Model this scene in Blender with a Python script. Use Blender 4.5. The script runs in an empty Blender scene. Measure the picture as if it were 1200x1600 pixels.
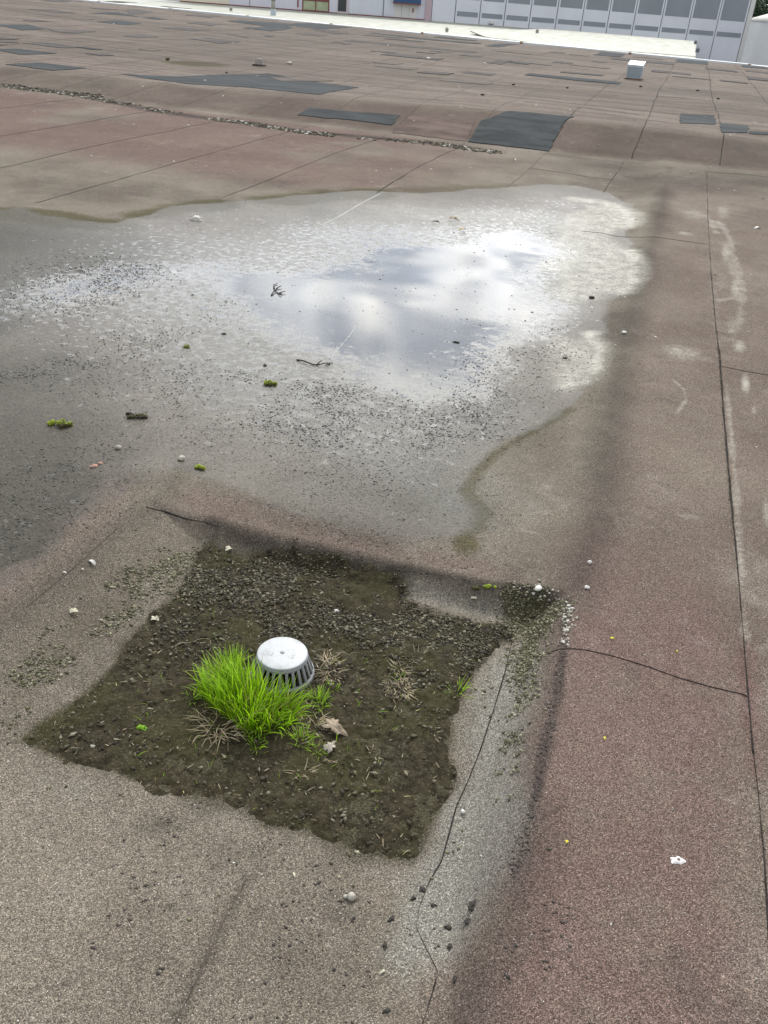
import bpy, bmesh, math, random
import numpy as np
from mathutils import Matrix, Vector
R = math.radians
rng = np.random.default_rng(7); random.seed(7)
S = bpy.context.scene; COL = S.collection

# ------------------------------------------------------------------ camera
CAMZ = 1.5; FPX = 1350.0
ROLL, PITCH, YAW = R(4.6), R(30.859), R(15.112)
E_ = np.array([math.cos(ROLL), math.sin(ROLL)]); N_ = np.array([-math.sin(ROLL), math.cos(ROLL)])
def lin(dx, dy, f=0.0):
    dx = np.asarray(dx, float); dy = np.asarray(dy, float)
    u = dx*E_[0]+dy*E_[1]; w = -(dx*N_[0]+dy*N_[1])
    F = f*math.cos(PITCH)+w*math.sin(PITCH); Z = -f*math.sin(PITCH)+w*math.cos(PITCH)
    return np.stack([u*math.cos(YAW)-F*math.sin(YAW), u*math.sin(YAW)+F*math.cos(YAW), Z], -1)
def ray(x, y): return lin(np.asarray(x, float)-600, np.asarray(y, float)-800, FPX)
cam = bpy.data.cameras.new("camera"); co = bpy.data.objects.new("camera", cam); COL.objects.link(co)
cr, cu, cf = lin(1, 0), lin(0, -1), lin(0, 0, 1)
M = Matrix((( cr[0], cu[0], -cf[0], 0), (cr[1], cu[1], -cf[1], 0), (cr[2], cu[2], -cf[2], CAMZ), (0, 0, 0, 1)))
co.matrix_world = M
cam.sensor_fit = 'VERTICAL'; cam.sensor_height = 24; cam.lens = FPX/1600*24
cam.clip_start = .05; cam.clip_end = 2000
S.camera = co
S.render.resolution_x = 768; S.render.resolution_y = 1024

# ------------------------------------------------------------------ sky, sun, exposure
SUN_EL, SUN_AZ = R(44), YAW*-1 + R(8)      # azimuth measured from +Y toward +X
def sundir(): return Vector((math.sin(SUN_AZ)*math.cos(SUN_EL), math.cos(SUN_AZ)*math.cos(SUN_EL), math.sin(SUN_EL)))
W = bpy.data.worlds.new("World"); S.world = W; W.use_nodes = True
nt = W.node_tree; nt.nodes.clear()
def N(t, typ, **kw):
    n = t.nodes.new(typ)
    for k, v in kw.items():
        if k.startswith('i_'):
            n.inputs[k[2:].replace('_', ' ')].default_value = v
        else: setattr(n, k, v)
    return n
class G:
    """small node-graph helper"""
    def __init__(s, t): s.t = t
    def val(s, sock, v):
        if isinstance(v, bpy.types.NodeSocket): s.t.links.new(v, sock)
        elif v is not None: sock.default_value = v
    def m(s, op, a, b=None, c=None, clamp=False):
        n = s.t.nodes.new('ShaderNodeMath'); n.operation = op; n.use_clamp = clamp
        s.val(n.inputs[0], a)
        if b is not None: s.val(n.inputs[1], b)
        if c is not None: s.val(n.inputs[2], c)
        return n.outputs[0]
    def mix(s, f, a, b, mode='MIX'):
        n = s.t.nodes.new('ShaderNodeMix'); n.data_type = 'RGBA'; n.blend_type = mode; n.clamp_factor = True
        def c4(v): return v if isinstance(v, bpy.types.NodeSocket) or len(v) == 4 else (*v, 1)
        s.val(n.inputs[0], f); s.val(n.inputs[6], c4(a)); s.val(n.inputs[7], c4(b)); return n.outputs[2]
    def fmix(s, f, a, b):
        n = s.t.nodes.new('ShaderNodeMix'); n.data_type = 'FLOAT'
        s.val(n.inputs[0], f); s.val(n.inputs[2], a); s.val(n.inputs[3], b); return n.outputs[0]
    def noise(s, vec, scale, detail=4, rough=.55, dist=0):
        n = s.t.nodes.new('ShaderNodeTexNoise'); s.val(n.inputs['Vector'], vec)
        n.inputs['Scale'].default_value = scale; n.inputs['Detail'].default_value = detail
        n.inputs['Roughness'].default_value = rough; n.inputs['Distortion'].default_value = dist
        return n.outputs['Fac']
    def vor(s, vec, scale, feat='F1', out='Distance'):
        n = s.t.nodes.new('ShaderNodeTexVoronoi'); n.feature = feat; s.val(n.inputs['Vector'], vec)
        n.inputs['Scale'].default_value = scale; return n.outputs[out]
    def ss(s, x, a, b):
        n = s.t.nodes.new('ShaderNodeMapRange'); n.interpolation_type = 'SMOOTHSTEP'
        s.val(n.inputs[0], x); n.inputs[1].default_value = a; n.inputs[2].default_value = b; return n.outputs[0]
    def attr(s, name, out='Fac'):
        n = s.t.nodes.new('ShaderNodeAttribute'); n.attribute_name = name; return n.outputs[out]
    def pos(s): return s.t.nodes.new('ShaderNodeNewGeometry').outputs['Position']
    def scale(s, v, xyz):
        n = s.t.nodes.new('ShaderNodeVectorMath'); n.operation = 'MULTIPLY'; s.val(n.inputs[0], v); n.inputs[1].default_value = xyz
        return n.outputs[0]
    def bump(s, h, strength, dist, normal=None):
        n = s.t.nodes.new('ShaderNodeBump'); s.val(n.inputs['Height'], h); s.val(n.inputs['Strength'], strength)
        n.inputs['Distance'].default_value = dist
        if normal is not None: s.t.links.new(normal, n.inputs['Normal'])
        return n.outputs[0]
g = G(nt)
sky = N(nt, 'ShaderNodeTexSky'); sky.sky_type = 'NISHITA'; sky.sun_disc = False
sky.sun_elevation = SUN_EL; sky.sun_rotation = SUN_AZ
bg1 = N(nt, 'ShaderNodeBackground'); nt.links.new(sky.outputs[0], bg1.inputs[0]); bg1.inputs[1].default_value = .085
tc = N(nt, 'ShaderNodeTexCoord').outputs['Generated']
dv = g.scale(tc, (1, 1, 2.2))
n1 = g.noise(dv, 8.5, 7, .60, .35)
n2 = g.noise(dv, 24.0, 5, .6, .1)
dens = g.m('ADD', g.m('MULTIPLY', n1, .75), g.m('MULTIPLY', n2, .25))
cover = g.ss(dens, .30, .43)
dotn = nt.nodes.new('ShaderNodeVectorMath'); dotn.operation = 'DOT_PRODUCT'
nt.links.new(tc, dotn.inputs[0])
gd = Vector((math.sin(-YAW+R(4)), math.cos(-YAW+R(4)), math.tan(R(24)))).normalized(); dotn.inputs[1].default_value = gd
glow = g.ss(dotn.outputs['Value'], .62, 1.0)
bright = g.m('ADD', g.fmix(g.ss(dens, .44, .64), .70, 1.12), g.m('MULTIPLY', glow, g.fmix(g.ss(n1, .42, .62), 1.0, 3.0)))
ccol = g.mix(g.ss(dens, .42, .6), (.72, .80, .95), (1.0, .98, .93))
bg2 = N(nt, 'ShaderNodeBackground'); nt.links.new(ccol, bg2.inputs[0]); nt.links.new(bright, bg2.inputs[1])
mx = N(nt, 'ShaderNodeMixShader'); nt.links.new(cover, mx.inputs[0]); nt.links.new(bg1.outputs[0], mx.inputs[1]); nt.links.new(bg2.outputs[0], mx.inputs[2])
wo = N(nt, 'ShaderNodeOutputWorld'); nt.links.new(mx.outputs[0], wo.inputs[0])
sl = bpy.data.lights.new("sun", 'SUN'); sl.energy = 2.2; sl.angle = R(10); sl.color = (1, .96, .9)
so = bpy.data.objects.new("sun", sl); COL.objects.link(so); so.rotation_euler = (-sundir()).to_track_quat('-Z', 'Y').to_euler()
so.location = (0, 0, 20)
S.view_settings.view_transform = 'Standard'; S.view_settings.look = 'None'; S.view_settings.gamma = 1; S.view_settings.exposure = 0.28

# ------------------------------------------------------------------ helpers
def sst(a, b, x):
    t = np.clip((x-a)/(b-a), 0, 1); return t*t*(3-2*t)
def _h(ix, iy, s):
    n = (ix*374761393 + iy*668265263 + s*974634777) & 0x7fffffff
    n = ((n ^ (n >> 13))*1274126177) & 0x7fffffff
    return ((n ^ (n >> 16)) & 0xffff)/65535.0
def vnoise(x, y, s=0):
    ix = np.floor(x).astype(np.int64); iy = np.floor(y).astype(np.int64); fx = x-ix; fy = y-iy
    fx = fx*fx*(3-2*fx); fy = fy*fy*(3-2*fy)
    return (_h(ix, iy, s)*(1-fx)+_h(ix+1, iy, s)*fx)*(1-fy)+(_h(ix, iy+1, s)*(1-fx)+_h(ix+1, iy+1, s)*fx)*fy
def fbm(x, y, f, o=4, s=0, g=.5):
    x = np.asarray(x, float)*f; y = np.asarray(y, float)*f; t = 0; a = 1; n = 0
    for k in range(o):
        t = t+a*vnoise(x+17.3*k, y-9.1*k, s+k); n += a; a *= g; x = x*2.03; y = y*2.03
    return t/n
# roof relief ------------------------------------------------------
SX0, SX1, SY0, SY1 = -1.40, 0.01, 0.80, 2.16      # outer rim of the sunken drain field
FLOOR = -0.055
def Hm(x, y):
    x = np.asarray(x, float); y = np.asarray(y, float)
    z = .045*sst(-.28, .06, x)
    z = z - .012*sst(.3, .47, x)*0
    z = z + .018*np.exp(-((y-2.30)/.12)**2)*sst(-1.7, -1.5, x)*sst(.15, -.1, x)
    z = z + .020*np.exp(-((x+1.50)/.14)**2)*sst(2.6, 2.3, y)
    dx1 = (x-SX0)/.28; dx2 = (SX1-x)/.13; dy2 = (SY1-y)/.10; dy1 = (y-.62)/.60
    d = np.minimum(np.minimum(dx1, dx2), np.minimum(dy2, dy1))
    sk = sst(0, 1, d)
    z = z*(1-sk)+FLOOR*sk
    far = sst(11.25, 12.9, y); 
    k = .14+.12*sst(-7, -2.5, x)
    lo = np.clip((y-11.28)/1.35, 0, 1); lo = np.where(lo < .5, 2*lo*lo*.9+.1*lo, 1-(1-lo)**1.6)
    z = z*(1-far)+.2*0*far + k*np.clip((y-11.35)/1.35, 0, 1)*sst(11.2, 11.6, y)
    z = z + (.24-k)*sst(13, 20, y)
    return z
def seamstep(x, y):
    return -.0045*(x > .475)*(y < 11)
def H(x, y):
    x = np.asarray(x, float); y = np.asarray(y, float)
    und = (fbm(x, y, .9, 3, 11)-.5)*.022*sst(3.0, 6, y)*sst(0, .5, np.abs(x+3.4)/4+ (y > 10.5)*1.0)
    und = und + (fbm(x, y, .35, 2, 41)-.5)*.05*sst(13.5, 17, y) + (vnoise(x*.15, y*1.4, 5)-.5)*.03*sst(12.9, 13.5, y)
    return Hm(x, y)+und+seamstep(x, y)
def Pz(px, py, z):
    d = ray(px, py); t = (z-CAMZ)/d[..., 2]; return d*t[..., None]+np.array([0, 0, CAMZ])
def at(px, py):
    px = np.asarray(px, float); py = np.asarray(py, float); z = np.zeros_like(px)
    for _ in range(14):
        p = Pz(px, py, z); z = .5*z+.5*H(p[..., 0], p[..., 1])
    p = Pz(px, py, z); p[..., 2] = H(p[..., 0], p[..., 1]); return p
def mesh_obj(name, verts, faces, mat=None, parent=None, smooth=False, uvattrs=None):
    me = bpy.data.meshes.new(name)
    me.from_pydata([tuple(v) for v in verts], [], [tuple(f) for f in faces]); me.update()
    o = bpy.data.objects.new(name, me); COL.objects.link(o)
    if mat: me.materials.append(mat)
    if smooth: me.polygons.foreach_set('use_smooth', [True]*len(me.polygons))
    if parent: o.parent = parent
    return o
def big_mesh(name, V, F, mat, smooth=False, attrs=None, parent=None):
    """V (n,3) F (m,k) numpy arrays"""
    me = bpy.data.meshes.new(name); k = F.shape[1]
    me.vertices.add(len(V)); me.vertices.foreach_set('co', V.astype(np.float32).ravel())
    me.loops.add(F.size); me.loops.foreach_set('vertex_index', F.astype(np.int32).ravel())
    me.polygons.add(len(F)); me.polygons.foreach_set('loop_start', (np.arange(len(F))*k).astype(np.int32))
    me.polygons.foreach_set('loop_total', np.full(len(F), k, np.int32))
    if smooth: me.polygons.foreach_set('use_smooth', np.ones(len(F), bool))
    me.update(calc_edges=True)
    for n, a in (attrs or {}).items():
        at_ = me.attributes.new(n, 'FLOAT', 'POINT'); at_.data.foreach_set('value', a.astype(np.float32).ravel())
    o = bpy.data.objects.new(name, me); COL.objects.link(o); me.materials.append(mat)
    if parent: o.parent = parent
    return o
def obj_bm(name, bm, mat, parent=None, smooth=False):
    me = bpy.data.meshes.new(name); bm.to_mesh(me); bm.free(); me.materials.append(mat)
    if smooth: me.polygons.foreach_set('use_smooth', [True]*len(me.polygons))
    o = bpy.data.objects.new(name, me); COL.objects.link(o)
    if parent: o.parent = parent
    return o
def tag(o, label=None, cat=None, group=None, kind=None):
    if label: o['label'] = label
    if cat: o['category'] = cat
    if group: o['group'] = group
    if kind: o['kind'] = kind
    return o
def empty(name, loc, label, cat, group=None, rz=0):
    o = bpy.data.objects.new(name, None); COL.objects.link(o); o.location = [float(c) for c in loc]; o.rotation_euler = (0, 0, rz)
    o.empty_display_size = .1
    return tag(o, label, cat, group)
def sd_poly(x, y, poly):
    """signed distance, positive inside; poly (n,2) world"""
    shp = x.shape; x = x.ravel(); y = y.ravel(); d = np.full(x.shape, 1e9); ins = np.zeros(x.shape, bool)
    n = len(poly)
    for i in range(n):
        ax, ay = poly[i]; bx, by = poly[(i+1) % n]; ex, ey = bx-ax, by-ay
        t = np.clip(((x-ax)*ex+(y-ay)*ey)/(ex*ex+ey*ey+1e-12), 0, 1)
        d = np.minimum(d, (x-ax-t*ex)**2+(y-ay-t*ey)**2)
        c = ((ay > y) != (by > y)) & (x < (bx-ax)*(y-ay)/((by-ay) if by != ay else 1e-9)+ax)
        ins ^= c
    d = np.sqrt(d); return np.where(ins, d, -d).reshape(shp)
def d_line(x, y, pl):
    d = np.full(x.shape, 1e9)
    for i in range(len(pl)-1):
        ax, ay = pl[i]; bx, by = pl[i+1]; ex, ey = bx-ax, by-ay
        t = np.clip(((x-ax)*ex+(y-ay)*ey)/(ex*ex+ey*ey+1e-12), 0, 1)
        d = np.minimum(d, (x-ax-t*ex)**2+(y-ay-t*ey)**2)
    return np.sqrt(d)
def px2w(pts): 
    a = np.array(pts, float); return at(a[:, 0], a[:, 1])[:, :2]
class Field:
    """masks evaluated at world points x,y, restricted to their bounding box for speed"""
    def __init__(s, x, y): s.x = x; s.y = y
    def _sub(s, w, pad):
        lo = w.min(0)-pad; hi = w.max(0)+pad
        return (s.x > lo[0]) & (s.x < hi[0]) & (s.y > lo[1]) & (s.y < hi[1])
    def poly(s, pts, soft, rag=0, fr=3, seed=1):
        w = px2w(pts); k = s._sub(w, soft+rag+.05); out = np.zeros(s.x.shape); x = s.x[k]; y = s.y[k]
        sd = sd_poly(x, y, w)
        if rag: sd = sd + (fbm(x, y, fr, 5, seed)-.5)*2*rag
        out[k] = sst(-soft, soft, sd); return out
    def line(s, pts, wid, soft=None, rag=0, fr=4, seed=2):
        w = px2w(pts); soft = soft or wid; k = s._sub(w, wid+soft+rag+.05); out = np.zeros(s.x.shape); x = s.x[k]; y = s.y[k]
        d = d_line(x, y, w)
        if rag: d = d+(fbm(x, y, fr, 4, seed)-.5)*2*rag
        out[k] = 1-sst(wid-soft*.5, wid+soft, d); return out
    def blob(s, px, py, rx, ry, pw=1.0):
        c = at(px, py); a = at(px+rx, py); b = at(px, py-ry)
        ra = np.hypot(*(a-c)[:2]); rb = np.hypot(*(b-c)[:2])
        u = (b-c)[:2]/rb; x = s.x-c[0]; y = s.y-c[1]
        l = x*u[0]+y*u[1]; t = x*-u[1]+y*u[0]
        return np.exp(-((l/rb)**2+(t/ra)**2)*pw)

# pixel traces (photograph coordinates, 1200 x 1600) turned into places on the roof ------------
WET = [(-500,330),(-150,325),(0,328),(30,325),(60,335),(110,341),(150,345),(180,347),(230,335),(270,322),(330,318),(400,312),(450,305),(520,300),(570,298),(620,300),(700,300),(760,294),(800,292),(850,288),(900,290),(950,300),(985,318),(995,345),(975,362),(985,375),(1003,400),(1000,425),(985,452),(955,475),(942,490),(948,510),(945,540),(940,565),(920,598),(880,640),(840,668),(800,688),(770,712),(745,738),(730,765),(752,790),(755,812),(720,840),(690,850),(640,855),(590,840),(520,826),(470,815),(430,800),(400,782),(360,765),(310,752),(280,748),(240,762),(200,778),(150,797),(110,822),(80,850),(40,880),(0,905),(-200,1010),(-500,900)]
MUD = [(330,850),(345,862),(380,870),(430,862),(500,870),(560,885),(620,903),(635,915),(628,935),(650,950),(700,965),(760,975),(800,975),(795,995),(770,1010),(740,1050),(725,1080),(703,1130),(697,1180),(707,1210),(702,1240),(682,1270),(662,1310),(640,1340),(600,1338),(560,1332),(500,1302),(470,1297),(420,1287),(380,1262),(330,1247),(260,1237),(200,1217),(170,1197),(110,1187),(60,1168),(38,1155),(60,1135),(100,1110),(140,1080),(180,1040),(205,1000),(230,970),(270,940),(290,910),(305,880),(320,855)]
CORNER = [(790,918),(850,925),(885,940),(872,965),(850,1000),(835,1040),(820,1070),(800,1060),(815,1000),(800,975),(785,945)]
LSTRIP = [(310,845),(270,850),(235,865),(170,905),(120,950),(80,985),(50,1030),(20,1070),(-10,1110),(20,1130),(60,1085),(110,1035),(170,990),(230,950),(280,905),(310,870)]
WATER = [(330,440),(420,415),(520,405),(600,385),(690,372),(770,350),(840,352),(880,380),(870,440),(845,490),(820,520),(770,545),(715,565),(690,595),(640,612),(590,600),(530,575),(450,562),(410,545),(420,500),(370,480)]
def grit_density(F):
    a = F.poly([(230,700),(330,660),(450,590),(560,580),(640,610),(720,560),(800,545),(870,560),(880,600),(800,680),(740,735),(700,790),(640,820),(560,800),(500,790),(450,740),(380,700),(300,715)], .12, .25, 2, 3)*.95
    a = np.maximum(a, F.poly([(60,410),(180,400),(260,430),(250,455),(160,490),(60,500),(0,490),(-60,440)], .2, .2, 2, 4)*.7)
    a = np.maximum(a, F.line([(0,590),(100,575),(180,560),(245,530)], .07, .09, .05)*.9)
    a = np.maximum(a, F.blob(285,600,45,35)*.9); a = np.maximum(a, F.blob(180,600,110,60)*.45)
    a = np.maximum(a, F.line([(220,530),(290,500),(350,480)], .10, .2)*.35)
    a = np.maximum(a, F.blob(870,545,50,30)*.6)
    a = np.maximum(a, F.blob(380,590,40,12)*.6)
    a = np.maximum(a, F.poly([(-60,720),(60,700),(170,700),(220,740),(150,790),(80,840),(0,890),(-100,950)], .1, .2, 3, 5)*.8)
    n = sst(.38, .62, fbm(F.x, F.y, 2.3, 4, 66))*.62+.38
    cl = sst(.35, .6, fbm(F.x, F.y, 9, 3, 67))*.65+.35
    return np.maximum(a*n*cl, .006)*F.poly(WET, .05)

# ------------------------------------------------------------------ materials
def newmat(name):
    m = bpy.data.materials.new(name); m.use_nodes = True; t = m.node_tree; t.nodes.clear()
    o = t.nodes.new('ShaderNodeOutputMaterial'); p = t.nodes.new('ShaderNodeBsdfPrincipled')
    t.links.new(p.outputs[0], o.inputs[0]); return m, G(t), p
def roof_material():
    m, g, p = newmat("mineral_felt"); P = g.pos()
    A = {k: g.attr(k) for k in ('wet', 'water', 'silt', 'lime', 'dark', 'olive', 'red', 'far', 'brown')}
    nbig = g.noise(P, .9, 5, .6); nmid = g.noise(P, 7, 6, .62); nfine = g.noise(P, 45, 4, .6); npel = g.noise(P, 150, 2, .6)
    streak = g.noise(g.scale(P, (.5, 3.2, 1)), 1.6, 6, .62)
    def rag(a, k=.5, lo=.25, hi=.75):
        return g.ss(g.m('ADD', a, g.m('MULTIPLY', g.m('SUBTRACT', g.m('ADD', g.m('MULTIPLY', nmid, .5), g.m('MULTIPLY', nfine, .5)), .5), k)), lo, hi)
    near = g.mix(g.ss(nbig, .3, .7), (.142, .121, .096), (.246, .216, .172))
    near = g.mix(g.m('MULTIPLY', A['red'], g.fmix(g.ss(nmid, .3, .7), .55, 1)), near, (.160, .097, .086))
    farc = g.mix(g.ss(streak, .35, .65), (.150, .122, .102), (.222, .187, .158))
    c = g.mix(A['far'], near, farc)
    c = g.mix(g.m('MULTIPLY', g.ss(nmid, .5, .75), .22), c, (.33, .30, .265))
    c = g.mix(g.m('MULTIPLY', g.ss(streak, .35, .12), .4), c, (.10, .085, .075))
    wear = g.noise(P, 3.1, 7, .68, .6)
    c = g.mix(g.m('MULTIPLY', g.ss(wear, .56, .68), .42), c, (.105, .088, .075))
    c = g.mix(g.m('MULTIPLY', g.ss(wear, .42, .30), .30), c, (.38, .34, .29))
    # single mineral granules
    vc = g.vor(P, 520, 'F1', 'Color'); s = g.t.nodes.new('ShaderNodeSeparateColor'); g.t.links.new(vc, s.inputs[0])
    vd = g.vor(P, 520, 'F1', 'Distance')
    gr = g.m('ADD', g.m('MULTIPLY', g.m('POWER', s.outputs[0], 1.5), 1.15), .48)
    gr = g.m('MULTIPLY', gr, g.fmix(g.ss(vd, .25, .75), 1.10, .66))
    gr = g.m('MULTIPLY', gr, g.fmix(npel, .78, 1.22))
    br = g.m('MULTIPLY', g.ss(s.outputs[1], .90, .97), 1.1)
    gr = g.m('ADD', gr, br)
    # silt, olive slime, lime, stain with painted shade
    silt = rag(A['silt'], .45); lime = g.m('MULTIPLY', rag(A['lime'], .9, .2, .95), g.fmix(g.ss(g.noise(P, 11, 7, .7, .4), .36, .6), .55, 1.0)); olive = rag(A['olive'], .7, .18, .7)
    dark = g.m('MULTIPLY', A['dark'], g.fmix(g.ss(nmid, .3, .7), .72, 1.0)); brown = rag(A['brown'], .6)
    c = g.mix(g.m('MULTIPLY', silt, .75), c, (.262, .256, .226))
    c = g.mix(g.m('MULTIPLY', olive, .8), c, (.085, .074, .034))
    c = g.mix(g.m('MULTIPLY', brown, .8), c, (.068, .062, .040))
    c = g.mix(g.m('MULTIPLY', lime, .86), c, (.52, .50, .43))
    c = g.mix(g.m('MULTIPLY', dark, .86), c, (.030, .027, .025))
    gq = g.attr('grit'); gn = g.noise(P, 62, 5, .7); gn2 = g.noise(P, 31, 5, .7)
    pv = g.t.nodes.new('ShaderNodeVectorMath'); pv.operation = 'ADD'; nn = g.t.nodes.new('ShaderNodeTexNoise'); nn.inputs['Scale'].default_value = 90; g.t.links.new(P, nn.inputs['Vector'])
    pw = g.scale(nn.outputs['Color'], (.010, .010, .010)); g.t.links.new(P, pv.inputs[0]); g.t.links.new(pw, pv.inputs[1])
    fk = []
    for sc in (95, 170):
        v1 = g.vor(pv.outputs[0], sc, 'F1', 'Color'); s1 = g.t.nodes.new('ShaderNodeSeparateColor'); g.t.links.new(v1, s1.inputs[0])
        d1 = g.vor(pv.outputs[0], sc, 'F1', 'Distance')
        pick = g.m('GREATER_THAN', g.m('MULTIPLY', gq, .75), s1.outputs[0])
        fk.append(g.m('MULTIPLY', pick, g.ss(g.m('ADD', d1, g.m('MULTIPLY', s1.outputs[1], .25)), .62, .42)))
    dk = g.m('MULTIPLY', g.m('MAXIMUM', fk[0], fk[1]), .82)
    c = g.mix(dk, c, (.045, .042, .034))
    lt = g.m('MULTIPLY', gq, g.ss(gn2, .56, .66)); c = g.mix(g.m('MULTIPLY', lt, .5), c, (.36, .37, .36))
    lit = g.m('MAXIMUM', g.m('MULTIPLY', lime, .65), A['water'])
    gr = g.fmix(lit, gr, 1.0)
    cc = g.t.nodes.new('ShaderNodeVectorMath'); cc.operation = 'SCALE'; g.t.links.new(c, cc.inputs[0]); g.t.links.new(gr, cc.inputs['Scale'])
    wet = g.ss(g.m('ADD', A['wet'], g.m('MULTIPLY', g.m('SUBTRACT', nmid, .5), .35)), .3, .7)
    # a film of water between the granules: granule tops stay dry, hollows shine
    film = g.ss(g.m('ADD', A['water'], g.m('MULTIPLY', g.m('SUBTRACT', g.noise(P, 20, 8, .76), .5), 2.6)), .40, .58)
    deep = g.ss(g.m('ADD', A['water'], g.m('MULTIPLY', g.m('SUBTRACT', g.noise(P, 13, 8, .78), .5), 2.4)), .60, .72)
    filmw = film
    base = g.mix(g.m('MULTIPLY', deep, .62), cc.outputs[0], (.060, .068, .080))
    base = g.mix(g.m('MULTIPLY', g.m('MULTIPLY', wet, g.m('SUBTRACT', 1.0, lime)), .36), base, (.03, .03, .028))
    g.val(p.inputs['Base Color'], base)
    g.val(p.inputs['Roughness'], g.fmix(wet, .86, g.fmix(film, g.fmix(A['water'], .62, .24), g.fmix(deep, .19, .03))))
    g.val(p.inputs['Specular IOR Level'], g.fmix(wet, .08, g.fmix(film, g.fmix(A['water'], .2, .65), .55)))
    p.inputs['IOR'].default_value = 1.36
    h = g.m('ADD', g.m('MULTIPLY', vd, -.8), g.m('MULTIPLY', nfine, 1.2))
    bs = g.fmix(wet, .55, g.fmix(film, .38, g.fmix(deep, .07, .012)))
    b = g.bump(h, bs, .003)
    b2 = g.bump(nmid, g.fmix(A['water'], .35, 0.0), .012, b)
    g.t.links.new(b2, p.inputs['Normal'])
    return m
def simple(name, col, rough=.7, var=.25, scale=30, bump=0, metal=0, spec=.5, col2=None, sss=0):
    m, g, p = newmat(name); P = g.t.nodes.new('ShaderNodeTexCoord').outputs['Object']
    n = g.noise(P, scale, 5, .6)
    c2 = col2 or tuple(min(1, c*(1+var)) for c in col); c1 = col if col2 else tuple(c*(1-var) for c in col)
    g.val(p.inputs['Base Color'], g.mix(g.ss(n, .3, .7), c1, c2)); p.inputs['Roughness'].default_value = rough
    p.inputs['Metallic'].default_value = metal; p.inputs['Specular IOR Level'].default_value = spec
    if bump: g.t.links.new(g.bump(n, 1.0, bump), p.inputs['Normal'])
    if sss: pass
    return m
def rand_mat(name, cols, rough=.8, attr='tone', bump=0, trans=0):
    """colour ramp driven by a per-piece random attribute"""
    m, g, p = newmat(name); a = g.attr(attr)
    r = g.t.nodes.new('ShaderNodeValToRGB'); g.t.links.new(a, r.inputs[0]); el = r.color_ramp.elements
    while len(el) < len(cols): el.new(.5)
    for i, c in enumerate(cols): el[i].position = i/(len(cols)-1); el[i].color = (*c, 1)
    g.t.links.new(r.outputs[0], p.inputs['Base Color']); p.inputs['Roughness'].default_value = rough
    if trans:
        t = g.t; tr = t.nodes.new('ShaderNodeBsdfTranslucent'); t.links.new(r.outputs[0], tr.inputs[0])
        mxs = t.nodes.new('ShaderNodeMixShader'); mxs.inputs[0].default_value = trans
        o = [n for n in t.nodes if n.type == 'OUTPUT_MATERIAL'][0]
        t.links.new(p.outputs[0], mxs.inputs[1]); t.links.new(tr.outputs[0], mxs.inputs[2]); t.links.new(mxs.outputs[0], o.inputs[0])
    return m
M_ROOF = roof_material()

# ------------------------------------------------------------------ the roof sheet
EDGE_A, EDGE_B = Pz(130, 1, .25), Pz(1200, 105, .25)
def yedge(x): return EDGE_A[1]+(x-EDGE_A[0])*(EDGE_B[1]-EDGE_A[1])/(EDGE_B[0]-EDGE_A[0])
def axis(lo, hi, c0, c1, d0, gr):
    a = list(np.arange(c0, c1, d0)); v = a[-1]
    while v < hi: v += max(d0, gr*(v-c1)+d0); a.append(v)
    v = c0; b = []
    while v > lo: v -= max(d0, gr*(c0-v)+d0); b.append(v)
    return np.array(b[::-1]+a)
gx = axis(-50, 16, -2.0, 1.0, .0075, .0065)
gy = [.25]
while gy[-1] < 50: gy.append(gy[-1]+max(.007, .0042*gy[-1]))
gy = np.array(gy)
X, Y = np.meshgrid(gx, gy)
Y = np.where(Y > 30, 30+(Y-30)*(yedge(X)-30)/(gy[-1]-30), Y)
Z = H(X, Y)
F = Field(X, Y)
at_wet = F.poly(WET, .10, .07, 4, 21); at_wet = at_wet*(1-.35*F.poly([(230,700),(430,720),(640,790),(760,720),(800,900),(200,900)], .25, .1, 2, 33)*(1-.5*F.poly(WET,.4)))
wat = F.poly(WATER, .55, .45, 1.4, 22)
wat = np.maximum(wat, F.line([(90,465),(170,440),(260,425),(340,430)], .22, .55, .15)*.66)
wat = np.maximum(wat, np.maximum(.52*F.poly([(60,440),(300,370),(560,335),(880,312),(940,370),(900,480),(820,550),(640,650),(520,640),(380,600),(200,520),(80,510)], .9, .4, 1.5, 23), .40*F.poly([(0,400),(300,345),(560,322),(930,310),(970,400),(880,560),(760,690),(640,780),(420,740),(240,680),(60,600),(-60,520)], .9, .5, 1.2, 29)))
silt = F.poly(WET, .25, .15, 2, 24)*.22
silt = np.maximum(silt, F.poly([(120,420),(400,340),(620,315),(900,330),(980,400),(930,520),(870,610),(780,700),(740,810),(600,810),(440,730),(280,650),(200,540),(160,470)], .8, .4, 1.5, 25)*.80)
silt = np.maximum(silt, F.poly([(800,985),(860,960),(878,960),(868,1040),(862,1090),(845,1160),(830,1240),(812,1310),(795,1370),(750,1440),(700,1500),(640,1560),(560,1500),(600,1400),(660,1330),(700,1240),(700,1130),(750,1040)], .08, .06, 4, 71)*.68)
silt = np.maximum(silt, F.poly([(620,900),(760,925),(800,940),(800,975),(740,965),(650,945),(560,900)], .03, .02, 8, 72)*.5)
silt = np.maximum(silt, F.poly([(0,1180),(60,1170),(200,1220),(420,1290),(640,1345),(640,1400),(420,1350),(200,1290),(0,1260)], .06, .06, 5, 73)*.3)
silt = np.maximum(silt, F.poly([(20,1110),(160,960),(290,860),(310,860),(290,900),(200,1000),(100,1100),(30,1150)], .05, .04, 6, 74)*.3)
lime = F.poly([(880,330),(930,318),(975,330),(985,350),(960,372),(985,385),(1000,405),(998,430),(975,455),(940,470),(880,478),(850,440),(860,370)], .12, .12, 3, 26)*.72
lime = np.maximum(lime, F.line([(905,312),(950,318),(978,335),(975,352)], .10, .22, .05)*.95)
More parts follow.
